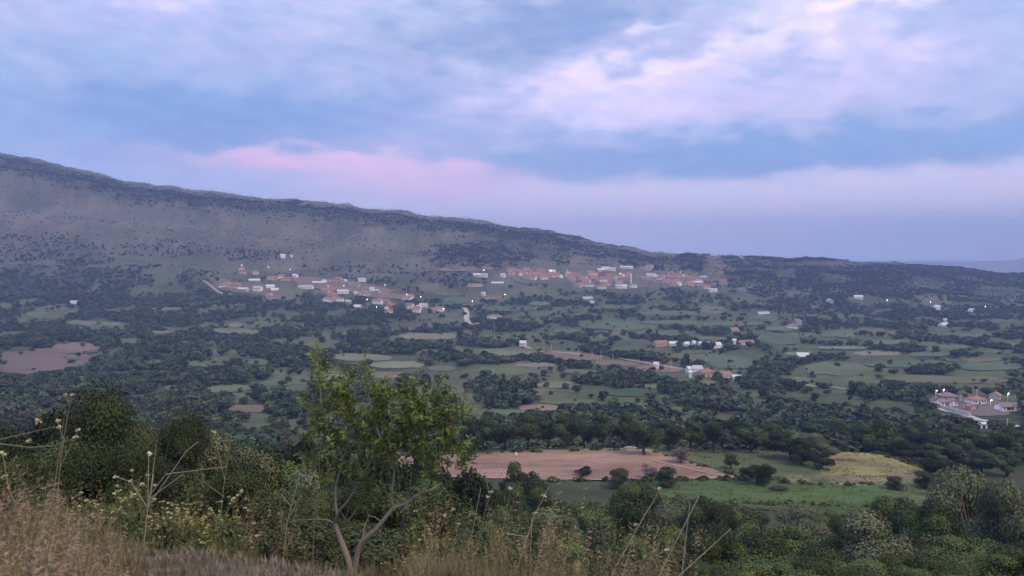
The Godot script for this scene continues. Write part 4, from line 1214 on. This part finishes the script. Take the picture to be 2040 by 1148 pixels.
func dress_foreground() -> void:
	mats["straw"] = matte("straw", Color.WHITE, 0.8, true)
	mats.straw.backlight_enabled = true
	mats.straw.backlight = Color(0.3, 0.3, 0.25)
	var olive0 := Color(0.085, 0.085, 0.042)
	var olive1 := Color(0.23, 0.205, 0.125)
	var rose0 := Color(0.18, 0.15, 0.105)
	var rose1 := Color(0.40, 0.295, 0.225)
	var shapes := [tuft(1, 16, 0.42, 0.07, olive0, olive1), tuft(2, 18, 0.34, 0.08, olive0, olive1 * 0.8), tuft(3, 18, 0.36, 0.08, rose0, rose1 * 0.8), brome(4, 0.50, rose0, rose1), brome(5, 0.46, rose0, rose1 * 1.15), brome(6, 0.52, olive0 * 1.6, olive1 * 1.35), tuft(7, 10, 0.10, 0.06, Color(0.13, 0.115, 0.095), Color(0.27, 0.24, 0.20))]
	var words := ["olive grass tufts on the near bank", "shorter olive grass tufts on the near bank", "pinkish dry grass at the lower left", "tall rosy nodding brome grass at the lower left", "paler rosy brome grass at the lower left", "straw coloured seed grass along the bank edge", "short dry turf on the trodden strip"]
	var where := []
	var tints := []
	for k in shapes.size(): where.append([]); tints.append([])
	rng.seed = 31
	for k in 26000:
		var d := 1.7 * exp(rng.randf() * 1.95)
		var px := rng.randf_range(-260, 1560)
		var f := mottle.get_noise_2d(px * 0.5, d * 40.0)
		var left := 1.0 - smooth(90, 330, px + f * 240.0)
		var strip := smooth(230, 320, px + f * 60.0) * (1.0 - smooth(640, 780, px)) * (1.0 - smooth(6.5, 7.2, d + f))
		var q := 0
		var s := 1.0
		if strip > 0.4:
			if rng.randf() > 0.27: continue
			q = 6 if rng.randf() < 0.9 else 1
			s = 1.0 if q == 6 else 0.35
		elif rng.randf() < left:
			if d > 5.2 and rng.randf() > 0.2 or rng.randf() < 0.22: continue
			q = [2, 3, 4, 2, 0, 0, 5, 1][rng.randi() % 8]
			s = lerpf(0.6, 1.15, smooth(-0.25, 0.25, f)) * (0.65 + 0.35 * left) * (0.75 + 0.25 * smooth(1.8, 3.2, d))
		else:
			if px > 1380.0 + f * 200.0 and d > 3.0: continue
			if d < 3.4 or px > 650.0 and px < 820.0 and d < 8.0: continue
			q = [0, 1, 0, 5, 1, 0, 5][rng.randi() % 7]
			if rng.randf() < 0.6: continue
			s = lerpf(0.4, 1.0, smooth(-0.3, 0.3, f))
			if px < 720.0:
				if rng.randf() < 0.5: continue
				q = [0, 1, 1][rng.randi() % 3]
				s *= 0.6
			if d < 6.0 and px > 700: s *= 0.7
		if d > 11.5: continue
		var p := rooted(px, d)
		var basis := Basis(Vector3.UP, rng.randf() * TAU).scaled(Vector3.ONE * s * rng.randf_range(0.8, 1.15))
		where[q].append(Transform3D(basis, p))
		var t := rng.randf_range(0.75, 1.2)
		tints[q].append(Color(t, t * rng.randf_range(0.93, 1.05), t * rng.randf_range(0.85, 1.05)))
	for k in 620: # tall thin seed grass standing out against the trees below
		var px := rng.randf_range(690, 1400) if rng.randf() < 0.68 else rng.randf_range(60, 620)
		var d := rng.randf_range(5.4, 9.0)
		if px < 640.0 and d < 6.8 or px > 640.0 and px < 830.0 and d < 8.7: continue
		if mottle.get_noise_2d(px * 0.9, d * 30.0) < -0.05: continue
		var q := 5 if rng.randf() < 0.75 else 4
		where[q].append(Transform3D(Basis(Vector3.UP, rng.randf() * TAU).scaled(Vector3(1, rng.randf_range(0.9, 1.75), 1)), rooted(px, d)))
		var t := rng.randf_range(0.8, 1.35)
		tints[q].append(Color(t, t, t * 0.9))
	for k in 90: # longer grass round the foot of the young tree
		var p := rooted(rng.randf_range(640, 790), rng.randf_range(7.3, 8.7))
		var q := rng.randi() % 2
		where[q].append(Transform3D(Basis(Vector3.UP, rng.randf() * TAU).scaled(Vector3.ONE * rng.randf_range(0.35, 0.75)), p))
		tints[q].append(Color(0.9, 0.95, 0.85))
	roughen_fields()
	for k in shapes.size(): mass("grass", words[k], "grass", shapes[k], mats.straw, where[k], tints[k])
	wild_plants()
	young_tree()
	loose_things()

func to_ground(low: Vector3, tip: Vector3) -> Vector3:
	var p := low
	for k in 40:
		if p.y <= ground(p.x, p.z) - 0.02: break
		p += (low - tip).normalized() * 0.05
		p.y -= 0.01
	return p

func blossom(b: Builder, at: Vector3, size: float, c: Color) -> void:
	for k in 9:
		var d := any_dir()
		d.y = absf(d.y) * 0.8 + 0.1
		d = d.normalized()
		var s := d.cross(any_dir()).normalized()
		b.col = c * rng.randf_range(0.7, 1.1)
		b.leaf(at + d * size * 0.15, d, s, size * rng.randf_range(0.6, 1.0), size * 0.33)

func wild_plants() -> void:
	var yellow := Color(0.62, 0.58, 0.30)
	var cream := Color(0.66, 0.63, 0.45)
	var stem_mats := [matte("green_stem", Color(0.20, 0.20, 0.12)), matte("dry_stem", Color(0.34, 0.325, 0.25))]
	mats["petals"] = matte("petals", Color.WHITE, 0.7, true)
	mats.petals.backlight_enabled = true
	mats.petals.backlight = Color(0.3, 0.3, 0.2)
	# each: distance, dry or green, points of the main stem from tip to foot, side twigs, flower places, words
	var list := [
		[6.4, 0, [[142, 790], [134, 830], [122, 900], [112, 1010]], [[[128, 880], [114, 841]], [[120, 930], [155, 859]]], [[142, 790, 1], [114, 841, 0], [118, 852, 0], [155, 858, 1], [152, 872, 1]], "tall flowering stalk at the left with cream blossoms"],
		[6.0, 0, [[128, 828], [118, 900], [104, 1000]], [], [[128, 788, 0]], "slender green stalk beside the tall flowering stalk"],
		[5.6, 0, [[150, 872], [110, 888], [60, 892], [-40, 880]], [], [[59, 879, 0]], "arching flower stalk bending in from the left edge"],
		[5.8, 0, [[112, 850], [60, 862], [0, 876], [-60, 900]], [], [[74, 839, 0], [78, 842, 0]], "upper arching stalk with yellow blossom at the left edge"],
		[5.2, 0, [[5, 905], [14, 960], [30, 1010]], [], [[5, 905, 0], [9, 952, 0]], "short blossoming stalk at the left frame edge"],
		[7.4, 0, [[466, 838], [455, 900], [444, 980], [434, 1100]], [[[448, 960], [425, 861]], [[446, 990], [405, 960]], [[440, 1036], [480, 982]]], [[425, 861, 1], [440, 1038, 0], [480, 981, 1], [465, 996, 0]], "tall thin stalk left of the young tree"],
		[7.2, 0, [[449, 1082], [436, 1050], [410, 1034], [360, 1038]], [], [[449, 1082, 0], [402, 1083, 0]], "low bowed stalk with yellow blossoms"],
		[6.8, 1, [[312, 880], [308, 910], [300, 980], [292, 1030], [286, 1090]], [[[294, 1010], [372, 898], [395, 880]], [[296, 995], [365, 945]], [[294, 1015], [296, 905]], [[292, 1010], [260, 960], [235, 952]], [[296, 990], [330, 945], [452, 930]], [[294, 1020], [306, 945]]], [[282, 967, 1], [259, 960, 1], [232, 953, 1], [297, 905, 1]], "pale dry branching stalk spreading its twigs at the left"],
		[8.3, 1, [[604, 919], [606, 940], [596, 942], [588, 980], [572, 1040], [562, 1130]], [[[590, 975], [598, 945]], [[580, 1010], [560, 985]], [[576, 1030], [602, 985]]], [], "bleached dry stalk with bent tip left of the young tree"],
		[8.0, 0, [[640, 860], [634, 960], [625, 1060], [622, 1140]], [], [], "thin straight stalk crossing the left of the young tree"],
		[7.6, 0, [[513, 1068], [502, 1090], [500, 1120]], [], [[513, 1068, 1], [500, 1082, 0], [502, 1092, 0]], "small cream flowering stalk on the bank"],
		[7.8, 0, [[1012, 924], [985, 965], [968, 1010], [952, 1080]], [[[975, 985], [966, 945]]], [[967, 943, 1], [977, 982, 1], [972, 992, 1]], "forked flowering stalk right of the young tree"],
		[7.6, 0, [[1017, 974], [1008, 1020], [996, 1090]], [], [[1016, 974, 1]], "cream topped stalk right of the forked one"],
		[6.9, 1, [[1094, 970], [1064, 1030], [1044, 1090], [1028, 1140]], [[[1050, 1070], [1000, 1062]]], [[1084, 990, 1], [1066, 1024, 1]], "long pale leaning stalk in front of the ploughed field"],
		[7.1, 1, [[1106, 1002], [1086, 1060], [1068, 1130]], [], [], "second pale leaning stalk just right of the long one"],
		[7.0, 1, [[1060, 1034], [1057, 1090], [1056, 1135]], [], [], "upright pale stalk between the two leaning stalks"],
		[7.3, 1, [[1314, 974], [1302, 1000], [1287, 1022]], [], [[1314, 974, 1]], "short pale stalk tip leaning right in the middle bank"],
		[7.2, 1, [[1268, 1046], [1258, 1085], [1248, 1120]], [], [[1268, 1046, 1]], "pale stalk with a seed knob in the middle bank"],
		[6.0, 1, [[1393, 988], [1362, 1050], [1336, 1100], [1312, 1150]], [[[1334, 1100], [1350, 1130]]], [[1328, 1098, 1]], "longest pale leaning stalk right of the middle"],
		[6.2, 1, [[1375, 1000], [1368, 1060], [1361, 1120]], [], [], "upright pale stalk crossing the longest leaning one"],
		[6.3, 1, [[1456, 1054], [1410, 1096], [1372, 1130], [1350, 1150]], [], [], "low stalk leaning far to the right"],
		[8.1, 0, [[853, 1046], [856, 1090], [858, 1130]], [], [[852, 1050, 0], [858, 1066, 0], [854, 1056, 0]], "yellow flowering stalk at the right foot of the young tree"],
		[8.1, 0, [[828, 1020], [850, 1050], [870, 1090]], [[[862, 1075], [903, 1016]], [[868, 1085], [886, 1028]]], [[828, 1020, 1], [903, 1016, 1], [887, 1028, 1], [914, 1044, 1]], "cream flowering stalk spreading right of the young tree"],
		[7.9, 1, [[958, 972], [945, 1040], [930, 1110]], [], [], "thin straight pale stalk left of the forked one"]]
	for s in list:
		var d: float = s[0]
		rng.seed = int(d * 100.0) + int(s[2][0][0])
		var pts := []
		for q in s[2]: pts.append(aim(q[0], q[1], d + rng.randf_range(-0.05, 0.05)))
		var last: Vector3 = pts[-1]
		var foot: Vector3 = to_ground(last, pts[-2])
		if foot.distance_to(last) > 0.05: pts.append(foot)
		var o := thing("wildflower" if s[4].size() else "dry_stalk", s[5], "wildflower" if s[4].size() else "dry stalk", foot)
		var rel := []
		var rad := []
		for k in pts.size():
			rel.append(pts[k] - foot)
			rad.append(0.0024 + 0.0032 * k / pts.size())
		var b := Builder.new()
		b.tube(rel, rad, 5)
		part("stem", b.mesh(), stem_mats[s[1]], o)
		for tw in s[3]:
			b = Builder.new()
			var tp := []
			var tr := []
			for k in tw.size():
				tp.append(aim(tw[k][0], tw[k][1], d + 0.08 * k) - foot)
				tr.append(0.0032 - 0.0014 * k / tw.size())
			b.tube(tp, tr, 4)
			part("twig", b.mesh(), stem_mats[s[1]], o)
		for fl in s[4]:
			b = Builder.new()
			var at := aim(fl[0], fl[1], d) - foot
			blossom(b, at, 0.026, yellow if fl[2] == 0 else cream)
			blossom(b, at + any_dir() * 0.014, 0.02, yellow if fl[2] == 0 else cream)
			part("flower", b.mesh(), mats.petals, o)
	# flowering mustard crowding the edge of the bank
	var protos := []
	for k in 4:
		rng.seed = 60 + k
		var o := thing("mustard_plant", "", "wildflower", Vector3.ZERO, 0.0, "yellow flowering mustard on the bank")
		var h := rng.randf_range(0.55, 0.8)
		var b := Builder.new()
		b.col = Color(0.13, 0.15, 0.06)
		b.tube([Vector3(0, -0.05, 0), Vector3(0.02, h * 0.5, 0), Vector3(-0.01, h, 0.01)], [0.005, 0.004, 0.002], 5)
		var tips := [Vector3(-0.01, h, 0.01)]
		for q in 6:
			var a := q * 1.1 + rng.randf()
			var t := Vector3(cos(a) * 0.16, h * rng.randf_range(0.6, 0.98), sin(a) * 0.16)
			b.tube([Vector3(0.01, h * (0.2 + 0.09 * q), 0), t * Vector3(0.6, 0.88, 0.6), t], [0.0035, 0.0028, 0.0014], 4)
			tips.append(t)
		part("stem", b.mesh(), mats.straw, o)
		b = Builder.new()
		for q in 26:
			var d := any_dir()
			b.col = Color(0.07, 0.095, 0.035) * rng.randf_range(0.7, 1.4)
			b.leaf(Vector3(0, rng.randf() * h * 0.7, 0) + d * 0.03, (d + Vector3(0, 0.3, 0)).normalized(), d.cross(Vector3(0.2, 1, 0.1)).normalized(), rng.randf_range(0.06, 0.13), 0.018)
		part("foliage", b.mesh(), mats.leafy, o)
		for t in tips:
			b = Builder.new()
			blossom(b, t, 0.022, yellow * rng.randf_range(0.8, 1.1))
			part("flower", b.mesh(), mats.petals, o)
		protos.append(o)
	var n := 0
	rng.seed = 88
	var spots := []
	for k in 46:
		var px := rng.randf_range(110, 470)
		spots.append([px, rng.randf_range(7.0, 9.6)])
	for k in 8: spots.append([rng.randf_range(760, 980), rng.randf_range(7.8, 9.2)])
	spots.sort_custom(func(a, b): return a[0] < b[0])
	for s in spots:
		n += 1
		var o: Node3D = protos[n % 4]
		if n > 4:
			o = o.duplicate()
			o.name = numbered("mustard_plant")
			add_child(o)
		o.position = rooted(s[0], s[1])
		o.rotation.y = rng.randf() * TAU
		o.scale = Vector3.ONE * rng.randf_range(0.7, 1.15)
		tag(o, "yellow flowering mustard plant on the bank edge, %s from the left" % nth(n), "wildflower")

func young_tree() -> void:
	var d := 8.5
	var foot := rooted(702, d)
	var o := thing("young_tree", "young slender leaved tree with forked grey trunk in the middle foreground", "tree", foot)
	rng.seed = 12
	var bark := matte("pale_bark", Color(0.24, 0.215, 0.19), 0.9)
	var limbs := [
		["trunk", [[703, 1165, 0.0], [700, 1140, 0.0], [692, 1112, 0.0], [682, 1085, 0.03], [673, 1062, 0.05], [666, 1043, 0.05]], 0.042, 0.024],
		["trunk", [[702, 1160, 0.02], [708, 1120, 0.0], [713, 1098, -0.02], [721, 1078, -0.03], [748, 1056, -0.05], [766, 1034, -0.06], [783, 1012, -0.05]], 0.036, 0.020],
		["branch", [[666, 1044, 0.05], [652, 1036, 0.1], [635, 1035, 0.15], [593, 1037, 0.2]], 0.013, 0.005],
		["branch", [[666, 1044, 0.05], [671, 1030, 0.0], [677, 1016, -0.05], [692, 1000, -0.08], [704, 980, -0.1]], 0.018, 0.009],
		["branch", [[672, 1028, 0.0], [668, 1000, 0.05], [668, 970, 0.1], [676, 940, 0.1], [688, 900, 0.08], [695, 870, 0.05], [702, 830, 0.0], [706, 780, 0.0]], 0.017, 0.005],
		["branch", [[684, 915, 0.08], [672, 895, 0.12], [655, 878, 0.18], [640, 850, 0.2], [640, 800, 0.2], [634, 740, 0.2], [630, 705, 0.2]], 0.010, 0.003],
		["branch", [[683, 915, 0.08], [668, 912, 0.2], [640, 885, 0.3], [610, 858, 0.35]], 0.009, 0.004],
		["branch", [[783, 1012, -0.05], [810, 1004, 0.0], [826, 990, 0.02], [841, 981, 0.05], [862, 975, 0.1], [881, 962, 0.12]], 0.020, 0.006],
		["branch", [[783, 1012, -0.05], [779, 990, -0.08], [783, 965, -0.1], [785, 941, -0.1], [780, 914, -0.08], [786, 890, -0.1], [805, 862, -0.1], [815, 820, -0.1], [818, 780, -0.1]], 0.016, 0.004],
		["branch", [[779, 914, -0.08], [760, 880, -0.2], [745, 840, -0.25], [735, 790, -0.25], [728, 730, -0.25]], 0.011, 0.003],
		["branch", [[786, 890, -0.1], [820, 870, 0.1], [850, 840, 0.2], [868, 800, 0.2], [876, 765, 0.2]], 0.011, 0.003],
		["branch", [[841, 981, 0.05], [838, 950, 0.1], [852, 910, 0.2], [880, 870, 0.3], [905, 820, 0.3]], 0.010, 0.003],
		["branch", [[721, 1078, -0.03], [726, 1050, 0.05], [735, 1028, 0.1], [728, 1010, 0.1]], 0.010, 0.004],
		["branch", [[677, 1016, 0.0], [690, 1040, 0.05], [704, 1024, 0.15], [712, 1008, 0.2]], 0.008, 0.003],
		["branch", [[806, 1004, 0.0], [804, 1030, 0.05], [803, 1046, 0.08]], 0.007, 0.003],
		["branch", [[760, 1040, -0.05], [745, 1030, -0.12], [732, 1028, -0.2]], 0.008, 0.003],
		["branch", [[704, 980, -0.1], [722, 950, -0.15], [738, 920, -0.2], [750, 880, -0.2]], 0.009, 0.003]]
	for l in limbs:
		var pts := []
		var rad := []
		var n: int = l[1].size()
		for k in n:
			var q: Array = l[1][k]
			pts.append(aim(q[0], q[1], d + q[2]) - foot)
			rad.append(lerpf(l[2], l[3], float(k) / (n - 1)))
		var b := Builder.new()
		b.tube(pts, rad, 8)
		part(l[0], b.mesh(), bark, o)
	# shoots, each a thin twig set with narrow leaves
	var shapes := []
	for k in 3:
		var lb := Builder.new()
		var w := 0.17 + 0.035 * k
		for s in [-1.0, 1.0]:
			lb.tri(Vector3(0, 0, 0), Vector3(0.35, 0.03, s * w), Vector3(0.4, -0.04, 0)) if s > 0 else lb.tri(Vector3(0, 0, 0), Vector3(0.4, -0.04, 0), Vector3(0.35, 0.03, s * w))
			lb.tri(Vector3(0.4, -0.04, 0), Vector3(0.35, 0.03, s * w), Vector3(1, -0.12 * k, 0)) if s > 0 else lb.tri(Vector3(0.4, -0.04, 0), Vector3(1, -0.12 * k, 0), Vector3(0.35, 0.03, s * w))
		shapes.append(lb.mesh())
	var twigs := Builder.new()
	var leaves := []
	var shades := []
	var shoots := []
	for s in [[632, 770, 628, 688, 0.2], [645, 780, 640, 715, 0.25], [735, 780, 727, 702, -0.25], [745, 790, 742, 735, -0.2], [818, 820, 822, 752, -0.1], [870, 810, 878, 752, 0.2], [908, 830, 934, 768, 0.3], [780, 800, 772, 750, 0.0], [900, 840, 942, 800, 0.3], [660, 800, 690, 748, 0.1], [690, 790, 712, 728, 0.0], [850, 800, 846, 768, -0.2], [620, 800, 606, 782, 0.3], [800, 800, 796, 770, 0.2], [620, 760, 618, 700, 0.15], [640, 745, 652, 700, 0.15]]:
		shoots.append([aim(s[0], s[1], d + s[4]) - foot, aim(s[2], s[3], d + s[4] * 1.2) - foot])
	for z in [[638, 745, 20, 42, 9], [650, 805, 38, 40, 15], [685, 770, 30, 45, 9], [722, 795, 55, 48, 30], [790, 808, 58, 40, 30], [850, 808, 52, 42, 28], [900, 815, 30, 35, 9], [760, 850, 78, 42, 34], [850, 862, 68, 42, 32], [636, 860, 40, 42, 14], [690, 870, 48, 38, 16], [895, 895, 42, 36, 14], [722, 918, 48, 36, 9], [805, 900, 55, 30, 10], [660, 925, 46, 36, 8], [850, 938, 38, 20, 6], [625, 990, 34, 22, 6], [735, 985, 28, 22, 4], [925, 900, 25, 25, 5], [615, 905, 25, 30, 5]]:
		for k in int(z[4] * 1.0):
			var a := rng.randf() * TAU
			var r := sqrt(rng.randf())
			var p := aim(z[0] + cos(a) * r * z[2], z[1] + sin(a) * r * z[3], d + rng.randf_range(-0.5, 0.5)) - foot
			var dir := Vector3(cos(a) * 0.5 + rng.randf_range(-0.5, 0.5), rng.randf_range(0.2, 1.1), rng.randf_range(-0.7, 0.7)).normalized()
			var l := rng.randf_range(0.16, 0.34)
			shoots.append([p - dir * l * 0.5, p + dir * l * 0.5])
	twigs.col = Color(0.14, 0.125, 0.07)
	for s in shoots:
		var a: Vector3 = s[0]
		var e: Vector3 = s[1]
		var bend := Vector3(rng.randf_range(-0.03, 0.03), rng.randf_range(-0.02, 0.02), rng.randf_range(-0.03, 0.03))
		var mid := a.lerp(e, 0.5) + bend
		twigs.tube([a, mid, e], [0.004, 0.003, 0.0012], 4)
		var n := int(a.distance_to(e) / 0.0125)
		var axis := (e - a).normalized()
		for k in n:
			var t := (k + 0.6) / n
			var at := a.lerp(mid, t * 2.0) if t < 0.5 else mid.lerp(e, t * 2.0 - 1.0)
			var around := k * 2.4 + rng.randf()
			var u := axis.cross(Vector3(0.31, 0.2, 0.9)).normalized()
			var out := u * cos(around) + axis.cross(u) * sin(around)
			var x := (axis * rng.randf_range(0.35, 1.0) + out * 0.9 + Vector3(0, rng.randf_range(-0.3, 0.1), 0)).normalized()
			var zz := x.cross(axis).normalized()
			if zz.length() < 0.1: zz = u
			var yy := zz.cross(x)
			var l := rng.randf_range(0.065, 0.115) * (1.0 - 0.3 * t)
			leaves.append(Transform3D(Basis(x * l, yy * l, zz * l), at))
			var g := rng.randf()
			var c := Color(0.07, 0.115, 0.030).lerp(Color(0.175, 0.225, 0.07), g)
			if at.x < -0.12 and rng.randf() < 0.35: c = c.lerp(Color(0.24, 0.22, 0.10), 0.6)
			shades.append(c)
	part("twigs", twigs.mesh(), matte("twig", Color.WHITE, 0.9, true), o).set_meta("kind", "stuff")
	mats["young_leaf"] = matte("young_leaf", Color.WHITE, 0.55, true)
	mats.young_leaf.backlight_enabled = true
	mats.young_leaf.backlight = Color(0.4, 0.45, 0.2)
	var tones := []
	for k in 5:
		var m := matte("leaf_tone%d" % k, [Color(0.07, 0.11, 0.032), Color(0.095, 0.14, 0.042), Color(0.13, 0.175, 0.055), Color(0.165, 0.20, 0.07), Color(0.20, 0.20, 0.09)][k], 0.55)
		m.backlight_enabled = true
		m.backlight = Color(0.4, 0.45, 0.2)
		tones.append(m)
	var most := mini(290, leaves.size())
	for k in most: # the outermost shoots carry leaves one can pick out
		var m := part("leaf", shapes[k % 3], tones[rng.randi() % 5], o)
		m.transform = leaves[k]
	var mm := MultiMesh.new()
	mm.transform_format = MultiMesh.TRANSFORM_3D
	mm.use_colors = true
	mm.mesh = shapes[1]
	mm.instance_count = leaves.size() - most
	for k in range(most, leaves.size()):
		mm.set_instance_transform(k - most, leaves[k])
		mm.set_instance_color(k - most, shades[k])
	var f := MultiMeshInstance3D.new()
	f.name = "foliage"
	f.multimesh = mm
	f.material_override = mats.young_leaf
	f.set_meta("kind", "stuff")
	o.add_child(f, true)

func loose_things() -> void:
	# a pale marker at the far edge of the ploughed field and a pale heap under the oaks
	var at := spot(1028, 908)
	var o := thing("marker_stone", "small white marker stone at the far edge of the ploughed field", "stone", at)
	var b := Builder.new()
	b.tube([Vector3(0, -0.2, 0), Vector3(0.03, 0.5, 0), Vector3(-0.02, 0.95, 0.02), Vector3(0, 1.15, 0)], [0.34, 0.32, 0.26, 0.08], 7)
	part("stone", b.mesh(), matte("slab_white", Color.WHITE), o)
	at = spot(1258, 894)
	o = thing("boulder", "long pale grey boulder lying under the open oak with the bare trunk", "boulder", at)
	b = Builder.new()
	b.tube([Vector3(-2.2, 0.0, 0), Vector3(-1.8, 0.2, 0.1), Vector3(-0.6, 0.3, 0), Vector3(1.0, 0.22, -0.1), Vector3(1.9, 0.15, 0), Vector3(2.2, 0.0, 0)], [0.1, 0.35, 0.5, 0.42, 0.3, 0.1], 9)
	part("rock", b.mesh(), matte("pale_rock", Color(0.30, 0.29, 0.28)), o)
